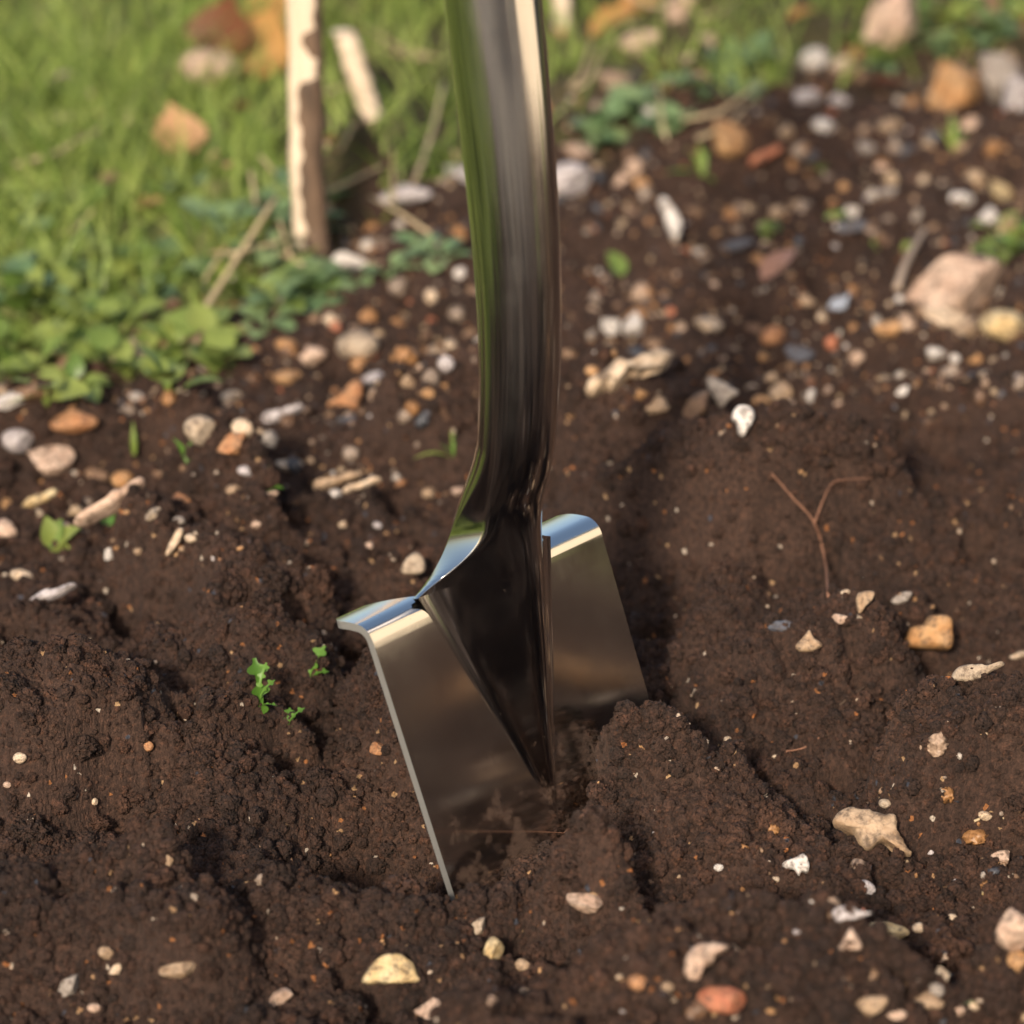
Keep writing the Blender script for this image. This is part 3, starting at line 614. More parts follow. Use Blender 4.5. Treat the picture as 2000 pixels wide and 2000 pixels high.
slab(1637, 611, [(-21, 10), (-10, -8), (10, -14), (22, -18), (18, -2), (12, 14), (-8, 17)], 'blue', .4, 55, 'light blue grey chip beside a small cream pebble', seed=19)
slab(1562, 697, [(-28, -12), (0, -16), (28, 0), (20, 12), (-4, 18), (-22, 8)], 'slate', .4, 40, 'dull grey slate chip with pale rim', seed=20)
slab(1441, 488, [(-36, 4), (-16, -6), (20, -14), (36, -10), (16, 4), (-16, 12)], 'slate', .5, 35, 'dark blue slate sliver above the curled brown leaf', seed=21)
slab(1656, 471, [(-38, 8), (-14, -8), (20, -12), (38, -6), (30, 8), (-8, 14)], 'slate', .5, 35, 'dark blue slate sliver beside the little bright green leaf', seed=22)
slab(1309, 436, [(-22, -38), (-8, -42), (6, -22), (16, -4), (22, 16), (16, 40), (6, 42), (-4, 18), (-12, -10)], 'white', .8, 45, 'white bone shaped flint lying on brown soil behind the shaft', seed=23)
slab(1493, 336, [(-31, 14), (-18, 0), (6, -10), (28, -20), (32, -8), (12, 6), (-10, 18), (-26, 20)], 'brick', .6, 50, 'red brick shard near the orange and cream rock', seed=24)
slab(215, 1056, [(-66, 42), (-50, 26), (-18, 14), (6, -8), (36, -20), (62, -42), (68, -32), (44, -8), (16, 14), (-16, 28), (-46, 42)], 'pink', .6, 40, 'long pinkish flint strip lying by the small red stemmed seedling', seed=25)
slab(78, 985, [(-34, 16), (-20, 2), (8, -10), (28, -18), (32, -8), (10, 8), (-12, 18), (-28, 20)], 'yellow', .6, 45, 'pale yellow flint shard lying beside the pink stones', seed=26)
slab(342, 1125, [(-16, 26), (-10, 8), (0, -12), (8, -26), (18, -22), (12, 0), (0, 18), (-10, 28)], 'cream', .6, 50, 'slender cream flint shard on the dug soil', seed=27)
slab(100, 1166, [(-48, 20), (-20, -2), (10, -10), (40, -20), (46, -12), (16, 6), (-14, 16), (-40, 26)], 'lilac', .5, 40, 'long dusty lilac grey flint on the dug soil', seed=28)
slab(674, 786, [(-36, 20), (-12, 2), (10, -22), (26, -30), (36, -10), (30, 12), (22, 30), (4, 26), (-18, 24)], 'rust', .5, 50, 'orange triangular stone alone on the dark soil', seed=29)
slab(550, 820, [(-40, 16), (-34, 2), (-10, -4), (36, -16), (40, -12), (10, 4), (-10, 14), (-30, 20)], 'lilac', .7, 40, 'pale lilac flint tapering to a point', seed=30)
slab(655, 945, [(-40, 18), (-42, 6), (-14, -2), (24, -14), (48, -18), (50, -10), (20, 2), (-4, 10), (-24, 18)], 'tan', .7, 40, 'split tan flint lying over its cream twin', seed=31)
slab(705, 955, [(-36, 14), (-26, 4), (4, -4), (34, -12), (38, -6), (14, 4), (-10, 12), (-28, 18)], 'cream', .7, 40, 'cream flint sliver under the split tan flint', seed=32)
slab(807, 1121, [(-24, 14), (-14, -10), (4, -22), (18, -14), (25, 8), (14, 20), (-8, 21)], 'beige', .6, 60, 'pointed beige stone behind the left tread of the spade', seed=33)

# unseen stones added on the ridge for warm streaks in the blade
for i, (x, y, w, c) in enumerate([(.47, -.02, .03, 'orange'), (.50, .05, .022, 'cream'), (.44, -.07, .02, 'yellow'), (.52, .12, .03, 'pink'), (.53, -.10, .025, 'tan'), (.49, -.16, .03, 'cream'), (.55, .01, .03, 'orange'), (.46, .18, .03, 'beige')]):
    o = bpy.data.objects.new('stone', stone_mesh('chip', i % 5, c)); col.objects.link(o); w *= 1.15; o.scale = (w/2, w/2, w*.35); o.location = (x, y, gz(x, y)+w*.12); o.rotation_euler = (.2, .3, i)
    tag(o, 'unseen stone added on the soil ridge for a warm streak in the blade', 'stone', 'added stones on the unseen soil ridge')
# more small stones on the weathered part of the bed, one object each
keys = ['cream', 'pink', 'white', 'lilac', 'orange', 'tan', 'brown', 'grey', 'slate', 'beige', 'rust', 'tan', 'orange', 'pink', 'lilac', 'brown']
rs = random.Random(5); cnt = 0; tries = 0
while cnt < 130 and tries < 4000:
    tries += 1
    z_ = rs.random()
    if z_ < .52: px, py = rs.uniform(1070, 1990), rs.uniform(180, 830)
    elif z_ < .78: px, py = rs.uniform(10, 900), rs.uniform(640, 1120)
    else: px, py = rs.uniform(1150, 1990), rs.uniform(1640, 1990)
    if lawn(*flat(px, py)[:2]) > .05: continue
    w = rs.choice([10, 11, 13, 15, 17, 20])
    if any(math.hypot(px-a, py-b) < (w+q)*.62 for a, b, q in taken): continue
    c = rs.choice(keys); taken.append((px, py, w)); cnt += 1
    stone(px, py, w, w*rs.uniform(.55, .95), c, rs.choice(['round', 'chip', 'knob']), rs.uniform(-25, 25), SMALL[c], 'small %s stones scattered over the bed' % c, sink=.38)

# ------------------------------------------------------------------ crumbs and grit (uncountable): points with instanced lumps
def scatter(name, P, scl, m, seed, noise=.5, sub=3, kind_label=None):
    me = bpy.data.meshes.new(name); me.vertices.add(len(P)); me.vertices.foreach_set('co', P.astype(np.float32).ravel()); me.update()
    a1 = me.attributes.new('scl', 'FLOAT_VECTOR', 'POINT'); a1.data.foreach_set('vector', scl.astype(np.float32).ravel())
    a2 = me.attributes.new('rot', 'FLOAT_VECTOR', 'POINT'); a2.data.foreach_set('vector', (rng.random((len(P), 3))*6.283).astype(np.float32).ravel())
    o = bpy.data.objects.new(name, me); col.objects.link(o); o['kind'] = 'stuff'
    ng = bpy.data.node_groups.new(name+'_nodes', 'GeometryNodeTree')
    ng.interface.new_socket('Geometry', in_out='INPUT', socket_type='NodeSocketGeometry'); ng.interface.new_socket('Geometry', in_out='OUTPUT', socket_type='NodeSocketGeometry')
    gi = ng.nodes.new('NodeGroupInput'); go = ng.nodes.new('NodeGroupOutput'); L = ng.links.new
    ico = ng.nodes.new('GeometryNodeMeshIcoSphere'); ico.inputs['Radius'].default_value = 1; ico.inputs['Subdivisions'].default_value = sub
    sp = ng.nodes.new('GeometryNodeSetPosition'); tn = ng.nodes.new('ShaderNodeTexNoise'); tn.inputs['Scale'].default_value = 3.0; tn.inputs['Detail'].default_value = 5; tn.inputs['Roughness'].default_value = .68; tn.noise_dimensions = '4D'; tn.inputs['W'].default_value = seed*3.1
    vs = ng.nodes.new('ShaderNodeVectorMath'); vs.operation = 'SUBTRACT'; vs.inputs[1].default_value = (.5, .5, .5)
    vm = ng.nodes.new('ShaderNodeVectorMath'); vm.operation = 'SCALE'; vm.inputs['Scale'].default_value = noise*3
    L(tn.outputs['Color'], vs.inputs[0]); L(vs.outputs[0], vm.inputs[0]); L(ico.outputs[0], sp.inputs[0]); L(vm.outputs[0], sp.inputs['Offset'])
    sm = ng.nodes.new('GeometryNodeSetShadeSmooth'); L(sp.outputs[0], sm.inputs[0])
    mm = ng.nodes.new('GeometryNodeSetMaterial'); mm.inputs['Material'].default_value = m; L(sm.outputs[0], mm.inputs[0])
    ip = ng.nodes.new('GeometryNodeInstanceOnPoints'); L(gi.outputs[0], ip.inputs['Points']); L(mm.outputs[0], ip.inputs['Instance'])
    for nm, sock in (('rot', 'Rotation'), ('scl', 'Scale')):
        na = ng.nodes.new('GeometryNodeInputNamedAttribute'); na.data_type = 'FLOAT_VECTOR'; na.inputs['Name'].default_value = nm; L(na.outputs[0], ip.inputs[sock])
    L(ip.outputs[0], go.inputs[0])
    md = o.modifiers.new('instances', 'NODES'); md.node_group = ng
    return o
def rand_ground(n, power=1.0):
    """points on the ground round the view, thinning with distance"""
    y = rng.random(n)**power*1.75-.38; half_ = .235+(y+.38)*.14
    x = (rng.random(n)*2-1)*half_
    return x, y
for k in range(3):
    x, y = rand_ground(100000, 1.8)
    slope = np.hypot(gzv(x+.003, y)-gzv(x-.003, y), gzv(x, y+.003)-gzv(x, y-.003))/.006
    kk = rng.random(len(x)) < .40+.9*slope; x, y = x[kk], y[kk]
    dens = sstep(-.3, .35, fbm(x*9, y*9, 31, 2))*.4+.6
    keep = (rng.random(len(x)) < dens*(1-.45*sstep(.25, .7, y))) & (lawn(x, y) < .06)
    x, y = x[keep], y[keep]
    r = .0006*(1-rng.random(len(x)))**-.45; r = np.minimum(r, .0036)
    r = np.where(y > .5, np.maximum(r, .0011), r)
    z = gzv(x, y)+r*.25
    scl = r[:, None]*(.75+.5*rng.random((len(x), 3)))
    scatter('soil_crumbs', np.stack([x, y, z], 1), scl, M_CRUMB, k+1, .62, 4)
x, y = rand_ground(9000, 1.5)                                  # larger clods on the dug part
kk = (rng.random(len(x)) < .10+.75*sstep(.0, .4, fbm(x*7, y*7, 88, 2))) & (y < .42) & (lawn(x, y) < -.05); x, y = x[kk][:2600], y[kk][:2600]
for q_ in [(600, 1328), (615, 1300), (508, 1392), (508, 1350), (562, 1418), (1600, 1120), (1560, 1060), (1640, 1030), (1617, 1180), (1704, 1640), (1811, 1302), (1909, 1320), (1579, 1299), (1689, 1186), (1640, 1215), (765, 1924), (963, 1861), (1378, 1900), (741, 1492), (1555, 1708)]:
    h_ = hit(q_[0], q_[1]+14); kk = np.hypot(x-h_[0], (y-h_[1])*.7) > .018; x, y = x[kk], y[kk]
r = np.minimum(.0026*(1-rng.random(len(x)))**-.33, .0085)
scatter('soil_crumbs', np.stack([x, y, gzv(x, y)-r*.05], 1), r[:, None]*(.7+.6*rng.random((len(x), 3))), M_CRUMB, 7, .75, 5)
u_ = np.array([math.cos(yaw), math.sin(yaw)]); f_ = np.array([math.sin(yaw), -math.cos(yaw)]); n_c = 2600
t_ = rng.uniform(-.072, .074, n_c); off = np.abs(rng.normal(size=n_c))*.012
base = np.array([-.01032, .01797])+f_*(math.tan(lean)*.118)
x = base[0]+u_[0]*t_+f_[0]*off; y = base[1]+u_[1]*t_+f_[1]*off
rise = (.35+.65*sstep(-.03, .02, t_))*np.maximum(0, .010-off*.5)*rng.random(n_c)*sstep(-.3, .3, vnoise(t_*70, t_*0, 4)+.15)
r = np.minimum(.0008*(1-rng.random(n_c))**-.45, .0042)
scatter('soil_crumbs', np.stack([x, y, gzv(x, y)+rise], 1), r[:, None]*(.75+.5*rng.random((n_c, 3))), M_CRUMB, 6, .62, 4)
# grit: tiny stones of all colours
m, n, b = mat('mixed_grit'); oi = node(n, 'ShaderNodeObjectInfo')
rp = ramp(n, [(0, (.36, .26, .17)), (.12, (.30, .15, .06)), (.26, (.20, .12, .07)), (.40, (.38, .33, .29)), (.46, (.06, .062, .075)), (.58, (.25, .19, .15)), (.70, (.13, .07, .04)), (.88, (.36, .25, .18)), (.97, (.34, .12, .06))], 'CONSTANT')
n.links.new(oi.outputs['Random'], rp.inputs[0])
tg = node(n, 'ShaderNodeTexNoise', i_Scale=700, i_Detail=3); gg = node(n, 'ShaderNodeNewGeometry'); n.links.new(gg.outputs['Position'], tg.inputs['Vector'])
rg = ramp(n, [(.35, (.6, .58, .55)), (.65, (1.1, 1.1, 1.1))]); n.links.new(tg.outputs[0], rg.inputs[0])
n.links.new(mixc(n, 1, rp.outputs[0], rg.outputs[0], 'MULTIPLY'), b.inputs['Base Color']); b.inputs['Roughness'].default_value = .5
M_GRIT = m
x, y = rand_ground(14000, 1.1)
px = 1000+1000*x/((np.stack([x, y, 0*x], 1)-CAM)@FWD)/TH; py = 1000-1000*((np.stack([x, y, 0*x], 1)-CAM)@UPV)/((np.stack([x, y, 0*x], 1)-CAM)@FWD)/TH
w_ = np.where(py < 850, .85, 0)+np.where((px > 1350) & (py > 1620), .45, 0)+np.where((px < 880) & (py > 800) & (py < 1010), .8, 0)+.008
keep = (rng.random(len(x)) < w_) & (lawn(x, y) < .12); x, y = x[keep], y[keep]
r = np.minimum(.0008*(1-rng.random(len(x)))**-.5, .0042); r = np.where(y > .35, r*1.3, r)
scatter('grit', np.stack([x, y, gzv(x, y)+r*.12], 1), r[:, None]*(.65+.6*rng.random((len(x), 3))), M_GRIT, 9, .75, 3)

# ------------------------------------------------------------------ plants
def leaf_mat(name, c1, c2, trans=.25, rough=.5, scale=40):
    m, n, b = mat(name); L = n.links.new; n.nodes.remove(b)
    g = node(n, 'ShaderNodeNewGeometry'); oi = node(n, 'ShaderNodeObjectInfo'); t = node(n, 'ShaderNodeTexNoise', i_Scale=scale, i_Detail=4)
    L(g.outputs['Position'], t.inputs['Vector'])
    ad = node(n, 'ShaderNodeMath', operation='ADD'); L(g.outputs['Random Per Island'], ad.inputs[0]); L(oi.outputs['Random'], ad.inputs[1])
    fr = node(n, 'ShaderNodeMath', operation='FRACT'); L(ad.outputs[0], fr.inputs[0])
    av = node(n, 'ShaderNodeMath', operation='MULTIPLY_ADD'); L(t.outputs[0], av.inputs[0]); av.inputs[1].default_value = .6; L(fr.outputs[0], av.inputs[2])
    sc = node(n, 'ShaderNodeMath', operation='MULTIPLY'); L(av.outputs[0], sc.inputs[0]); sc.inputs[1].default_value = .65
    r = ramp(n, [(.15, c1), (.8, c2)]); L(sc.outputs[0], r.inputs[0])
    p = node(n, 'ShaderNodeBsdfPrincipled', i_Roughness=rough); L(r.outputs[0], p.inputs['Base Color'])
    tl = node(n, 'ShaderNodeBsdfTranslucent'); L(r.outputs[0], tl.inputs[0])
    mx = node(n, 'ShaderNodeMixShader'); mx.inputs[0].default_value = trans; L(p.outputs[0], mx.inputs[1]); L(tl.outputs[0], mx.inputs[2])
    L(mx.outputs[0], n.nodes['Material Output'].inputs[0]); return m
M_GRASS = leaf_mat('grass_blade', (.12, .20, .026), (.35, .42, .10), .4)
M_WEED = leaf_mat('weed_leaf', (.10, .18, .035), (.27, .32, .08), .35, .42)
M_WEEDB = leaf_mat('weed_leaf_bluish', (.11, .19, .085), (.21, .29, .13), .3, .36)
M_SEED = leaf_mat('seedling_leaf', (.07, .17, .02), (.13, .26, .04), .35, .45, 120)
M_DEAD = leaf_mat('dead_leaf_orange', (.36, .16, .04), (.50, .28, .08), .25, .6)
M_RUST = leaf_mat('dead_leaf_rust', (.085, .026, .006), (.14, .045, .011), .2, .6)
M_TANL = leaf_mat('dead_leaf_tan', (.42, .21, .10), (.55, .31, .16), .25, .6)
M_PINKL = leaf_mat('dead_leaf_pinkish', (.20, .10, .07), (.30, .16, .11), .15, .5)
M_STRAW = leaf_mat('straw', (.34, .26, .15), (.48, .38, .24), .1, .6)

def grass(name, xs, ys, lens, wid, bend, m):
    n = len(xs); z = gzv(xs, ys)-.003; az = rng.random(n)*6.283; lean_ = rng.random(n)*.5+.05
    K = 4; V_ = np.zeros((n, K+1, 2, 3)); fa = az+1.57+rng.normal(size=n)*.6
    for k in range(K+1):
        t = k/K; out = lens*(lean_*t+bend*t*t); up = lens*(t-.35*bend*t*t)
        w = wid*(1-t**1.6)*.5+.00015
        for s_ in (0, 1):
            sg = s_*2-1
            V_[:, k, s_, 0] = xs+np.cos(az)*out+np.cos(fa)*w*sg; V_[:, k, s_, 1] = ys+np.sin(az)*out+np.sin(fa)*w*sg; V_[:, k, s_, 2] = z+up
    base = (np.arange(n)*(K+1)*2)[:, None]; q = []
    for k in range(K): q.append(np.stack([base[:, 0]+2*k, base[:, 0]+2*k+1, base[:, 0]+2*k+3, base[:, 0]+2*k+2], 1))
    o = big_mesh(name, V_.reshape(-1, 3), np.concatenate(q), m); o['kind'] = 'stuff'; return o
def lawn_pts(n, x0, x1, y0, y1, dmin):
    x = rng.uniform(x0, x1, n); y = rng.uniform(y0, y1, n)
    d = lawn(x, y)+.06*fbm(x*10, y*10, 71, 3); k = d > dmin
    return x[k], y[k], d[k]
xa, ya, da = lawn_pts(60000, -.75, .75, -.1, 2.0, .03)
dens = np.where(xa < -.17-.03*fbm(xa*8, ya*8, 97, 2), sstep(.02, .25, da)*.9*(1-.75*sstep(.22, .5, fbm(xa*7, ya*7, 98, 2))), .10+.40*sstep(.25, .8, da)+.5*(fbm(xa*9, ya*9, 90, 2) > .15))
k = rng.random(len(xa)) < dens; xa, ya = xa[k], ya[k]
grass('grass', xa, ya, rng.uniform(.018, .055, len(xa)), .0024, .55, M_GRASS)
xc, yc_, dc = lawn_pts(42000, -1.5, -.40, -1.15, .7, .04); k = (xc < -.75) | (yc_ < -.1); xc, yc_ = xc[k], yc_[k]
grass('lawn_grass', xc, yc_, rng.uniform(.03, .06, len(xc)), .0045, .5, M_GRASS)
xb, yb, db = lawn_pts(70000, -4.5, 2.8, -2.5, 4.5, .15)
k = ((np.abs(xb) > .75) | (yb < -.1) | (yb > 2.0)) & (yb > -1.1) & (added_bank(xb, yb) < .02); xb, yb = xb[k], yb[k]
grass('lawn_grass', xb, yb, rng.uniform(.04, .09, len(xb)), .006, .5, M_GRASS)

def leaf_shape(kind, L=1., seed=0):
    """a blade of unit length along +Y, curved and slightly folded along its midrib"""
    r_ = random.Random(seed); V_, F_ = [], []; N = 14 if kind != 'lobed' else 22
    for i in range(N+1):
        t = i/N
        if kind == 'ovate': w = .34*math.sin(math.pi*min(1, t**.75))**.8+.015
        elif kind == 'round': w = .46*math.sin(math.pi*min(1, t**.85))**.62+.02
        elif kind == 'fallen': w = .36*math.sin(math.pi*min(1, t**.72))**1.35*(1+.07*math.sin(t*40))+.012
        elif kind == 'lance': w = .15*math.sin(math.pi*t**.8)+.012
        elif kind == 'broad': w = .40*(math.sin(math.pi*t**.9)**.7)*(1+.10*math.sin(t*34))+.02
        else: w = (.05+.20*max(0, math.sin(t*3.14*5.5))**.7*(.55+.6*t))*(1 if t < .93 else .7)+.02
        zc = .10*math.sin(t*2.6)-.16*t*t+(r_.random()-.5)*.01; cup = .22*w
        V_ += [(-w, t, zc+cup), (-w*.5, t, zc+cup*.25), (0, t, zc), (w*.5, t, zc+cup*.25), (w, t, zc+cup)]
    for i in range(N):
        for j in range(4): F_.append([i*5+j, i*5+j+1, i*5+j+6, i*5+j+5])
    me = bpy.data.meshes.new('leaf_'+kind); me.from_pydata(V_, [], F_); me.update(); me.polygons.foreach_set('use_smooth', [True]*len(F_)); return me
LM = {}
def leaf_me(kind, m, seed):
    key = (kind, m.name, seed)
    if key not in LM:
        me = leaf_shape(kind, 1, seed); me.materials.append(m); LM[key] = me
    return LM[key]
def put_leaf(kind, m, parent, loc, length, az, elev, roll=0., seed=0, name='leaf', width=1.):
    o = bpy.data.objects.new(name, leaf_me(kind, m, seed)); col.objects.link(o); o.parent = parent
    o.rotation_euler = (Matrix.Rotation(az-math.pi/2, 3, 'Z') @ Matrix.Rotation(elev, 3, 'X') @ Matrix.Rotation(roll, 3, 'Y')).to_euler()
    o.scale = (length*width, length, length); o.location = loc; return o
rp_ = random.Random(11)
def weed(px, py, size, nl, kinds, m, label, group, up=(.2, 1.0)):
    P = hit(px, py); e = empty('weed_plant', (P[0], P[1], P[2]-.001)); tag(e, label, 'weed', group)
    s = mpp(P)*size; a0 = rp_.random()*6.28
    for i in range(nl):
        az = a0+i*2.4+rp_.uniform(-.3, .3); el = rp_.uniform(*up); st = s*rp_.uniform(.12, .4)
        d = Vector((math.cos(az)*math.cos(el), math.sin(az)*math.cos(el), math.sin(el)))
        q = d*st+Vector((0, 0, rp_.uniform(0, .35)*s))
        put_leaf(rp_.choice(kinds), m, e, q, s*rp_.uniform(.55, 1.), az, el-rp_.uniform(.1, .6), rp_.uniform(-.4, .4), rp_.choice((1, 2, 3)))
        if q.length > .003: tube('stem', [Vector((0, 0, -.002)), q*.5+Vector((0, 0, .001)), q], [.0011, .0009, .0007], m, e, 5)
    return e
G1 = 'broad leaved weeds along the lawn edge'
front = [(20, 690), (75, 735), (130, 700), (165, 660), (190, 720), (235, 660), (250, 745), (300, 715), (45, 640), (110, 620), (350, 700), (400, 690), (420, 735), (20, 600), (330, 770), (145, 780), (90, 790)]
for px, py in front: weed(px, py, rp_.uniform(75, 100), rp_.choice((5, 6, 7)), ['ovate', 'round', 'broad'], M_WEED, 'leafy bright green weed with broad leaves at the near edge of the lawn', 'bright broad weeds at the near lawn edge', (.3, 1.2))
for i in range(46):
    py = rp_.uniform(380, 640); px = rp_.uniform(0, 640)
    if lawn(*flat(px, py)[:2]) < .01: continue
    weed(px, py, rp_.uniform(45, 80), rp_.choice((4, 5, 6)), ['round', 'ovate'], M_WEEDB if rp_.random() < .6 else M_WEED, 'low small leaved weed growing through the lawn thatch', G1)
for px, py, sz in [(600, 590, 90), (545, 610, 70), (640, 590, 70), (520, 640, 80), (560, 560, 60), (860, 510, 70), (760, 545, 60), (820, 490, 50), (690, 560, 50)]:
    weed(px, py, sz, 5, ['ovate', 'round'], M_WEEDB, 'grey green flat weed spreading over soil near the stake', 'grey green weeds near the stake')
for px, py, sz in [(1180, 265, 70), (1240, 250, 80), (1300, 265, 70), (1210, 290, 60), (1270, 235, 70), (1160, 290, 60), (1330, 250, 50), (1330, 180, 60), (1420, 145, 80), (1460, 140, 70), (1380, 200, 60), (1440, 190, 60)]:
    weed(px, py, sz, 6, ['round', 'ovate'], M_WEEDB, 'blue green low weed at the grass edge beyond the spade shaft', 'blue green weeds beyond the shaft')
for px, py, sz in [(1700, 100, 60), (1750, 120, 70), (1800, 90, 60), (1840, 50, 70), (1870, 20, 70), (1900, 60, 60), (1780, 60, 60), (1830, 100, 50), (1930, 90, 60), (1720, 140, 50), (1960, 30, 70)]:
    weed(px, py, sz, 6, ['round', 'ovate'], M_WEEDB if rp_.random() < .5 else M_WEED, 'small leaved green weed growing among the big pale stones', 'weeds among the big stones')
for px, py, sz in [(1945, 470, 50), (1975, 500, 50), (1960, 520, 46), (1930, 490, 40), (1990, 470, 46), (1700, 490, 22), (1760, 500, 26), (1640, 430, 34), (1605, 335, 30), (1505, 460, 36)]:
    weed(px, py, sz, 6 if sz > 35 else 3, ['round', 'ovate'], M_WEED, 'small fresh green weed on the stony soil behind the bed', 'small fresh weeds on stony soil')
def single(px, py, length, kind, m, az, el, label, cat='leaf', name='leaf', width=1., roll=0., lift=.002, group=None, seed=1):
    P = hit(px, py); o = put_leaf(kind, m, None, (P[0], P[1], P[2]+lift), mpp(P)*length, az, el, roll, seed, name, width); tag(o, label, cat, group); return o
single(1214, 545, 62, 'ovate', M_WEED, R(120), .7, 'single upright green leaf sprouting from the soil right of the shaft', 'leaf', 'green_leaf', .9)
# dead leaves
single(420, 130, 150, 'fallen', M_RUST, R(70), 1.0, 'dark rust brown fallen leaf standing in the grass above the pink stone', 'leaf', 'fallen_leaf', 1.2)
single(480, 165, 170, 'fallen', M_DEAD, R(60), .9, 'golden orange fallen leaf beside the split stake', 'leaf', 'fallen_leaf', 1.1, roll=.4)
single(530, 60, 110, 'fallen', M_DEAD, R(100), .8, 'bright orange fallen leaf touching the split stake', 'leaf', 'fallen_leaf', 1.2)
single(355, 315, 112, 'fallen', M_TANL, R(115), 1.15, 'peach orange fallen leaf upright in the weeds', 'leaf', 'fallen_leaf', 1.35)
single(1150, 80, 130, 'fallen', M_DEAD, R(10), .5, 'orange brown fallen leaf beyond the shaft', 'leaf', 'fallen_leaf', 1.2)
single(1225, 45, 110, 'fallen', M_DEAD, R(40), .6, 'golden brown fallen leaf beside the pinkish tan stone', 'leaf', 'fallen_leaf', 1.1)
single(1395, 545, 170, 'lance', M_PINKL, R(-8), .12, 'curled pinkish brown dead leaf lying flat on the soil', 'leaf', 'fallen_leaf', 1.4)
single(1490, 555, 110, 'lance', M_PINKL, R(48), .45, 'tan pink curled leaf tip above the flat dead leaf', 'leaf', 'fallen_leaf', 1.6)
single(420, 500, 70, 'ovate', M_DEAD, R(30), .4, 'small orange leaf scrap in the weeds', 'leaf', 'fallen_leaf', 1.)
single(1690, 175, 70, 'ovate', M_RUST, R(-20), .3, 'red brown leaf on the slope below the very large pale stone', 'leaf', 'fallen_leaf', 1.1)
single(1540, 45, 60, 'ovate', M_DEAD, R(10), .4, 'little orange leaf in the green grass', 'leaf', 'fallen_leaf', 1.1)
single(1905, 55, 90, 'broad', M_PINKL, R(80), .7, 'dull pink brown leaf among weeds behind the stones', 'leaf', 'fallen_leaf', 1.1)
single(185, 375, 80, 'ovate', M_PINKL, R(20), .3, 'pinkish brown leaf lying in the lawn', 'leaf', 'fallen_leaf', 1.)
single(440, 225, 60, 'ovate', M_RUST, R(-10), .3, 'small red brown leaf under the large smooth pink stone', 'leaf', 'fallen_leaf', 1.)
single(640, 500, 55, 'ovate', M_DEAD, R(150), .3, 'orange leaf scrap at the foot of the split stake', 'leaf', 'fallen_leaf', 1.)
single(250, 420, 90, 'ovate', M_TANL, R(0), .3, 'pale tan dry leaf flat in the lawn', 'leaf', 'fallen_leaf', .8)
lr = random.Random(23)
for i in range(34):
    px, py = (lr.uniform(40, 820), lr.uniform(10, 480)) if i < 24 else (lr.uniform(1080, 1500), lr.uniform(5, 260))
    if lawn(*flat(px, py)[:2]) < .03: continue
    single(px, py, lr.uniform(28, 62), lr.choice(['ovate', 'lance']), lr.choice([M_PINKL, M_TANL, M_STRAW, M_RUST]), R(lr.uniform(0, 360)), lr.uniform(.05, .4), 'small dry leaf scrap lying in the thatch', 'leaf', 'leaf_scrap', lr.uniform(.7, 1.2), lift=.012, group='dry leaf scraps in the thatch')
for i in range(26):
    px, py = (lr.uniform(60, 800), lr.uniform(120, 560)) if i < 18 else (lr.uniform(1080, 1500), lr.uniform(20, 330))
    if lawn(*flat(px, py)[:2]) < .0: continue
    P = Vector(hit(px, py)); a_ = lr.uniform(0, 3.14); d_ = Vector((math.cos(a_), math.sin(a_), 0))*lr.uniform(.012, .04); lo_ = lr.uniform(.003, .012)
    o = tube('straw', [-d_+Vector((0, 0, lo_)), Vector((0, 0, .010)), d_+Vector((0, 0, lr.uniform(.008, .03)))], [.0011, .0012, .0008], M_STRAW, None, 6); o.location = P
    tag(o, 'short bit of pale straw lying in the thatch', 'straw', 'bits of straw in the thatch')
# seedlings: (leaf az, elev, length px, height px along stem)
def seedling(px, py, leaves, label, kind='lobed', m=None, stem_h=0., group=None):
    P = hit(px, py); s = mpp(P); e = empty('seedling', P); tag(e, label, 'seedling', group)
    if stem_h: tube('stem', [(0, 0, -.003), (.0005, 0, stem_h*s*.5), (0, 0, stem_h*s)], [.0011, .0010, .0008], M_SEED, e, 6)
    for i, (az, el, ln, hgt, wd) in enumerate(leaves):
        put_leaf(kind, m or M_SEED, e, (0, 0, hgt*s-.001), ln*s, R(az), R(el), 0.2, i % 3+1, 'leaf', wd)
    return e
seedling(508, 1392, [(105, 78, 112, 0, .75), (25, 50, 46, 36, .8), (60, 60, 50, 60, .8), (-10, 10, 34, 20, .5)], 'tallest green lobed seedling left of the spade blade')
seedling(600, 1328, [(42, 58, 78, 0, .8), (8, 20, 44, 8, .8), (170, 15, 20, 4, .7)], 'leaning lobed green seedling close to the spade tread')
seedling(562, 1418, [(80, 60, 40, 0, 1.), (20, 45, 46, 8, .7)], 'tiny yellow green seedling just breaking the soil below the others')
seedling(525, 955, [(90, 55, 46, 4, 1.3), (-20, 15, 32, 4, 1.2), (200, 15, 36, 4, 1.2), (280, 10, 34, 2, 1.2)], 'star shaped bright green seedling on the stony soil', 'lance')
seedling(100, 1075, [(110, 70, 62, 10, 1.), (60, 55, 60, 10, .9), (20, 35, 70, 8, 1.), (-30, 5, 50, 8, 1.)], 'small seedling with red stem and rounded leaves', 'ovate', M_WEED, 14)
seedling(215, 1030, [(40, 35, 44, 4, 1.), (150, 20, 40, 4, 1.)], 'yellow green two leaved seedling beside the long pinkish flint', 'ovate', M_SEED)
seedling(365, 905, [(60, 60, 56, 2, 1.), (130, 50, 60, 2, .8), (10, 20, 30, 2, 1.2)], 'little green sprout between the beige stones', 'lance')
seedling(1930, 1962, [(0, 6, 42, 2, .8), (175, 8, 50, 2, .8)], 'pale green two leaved sprout flat on the near soil', 'lance', M_WEEDB)
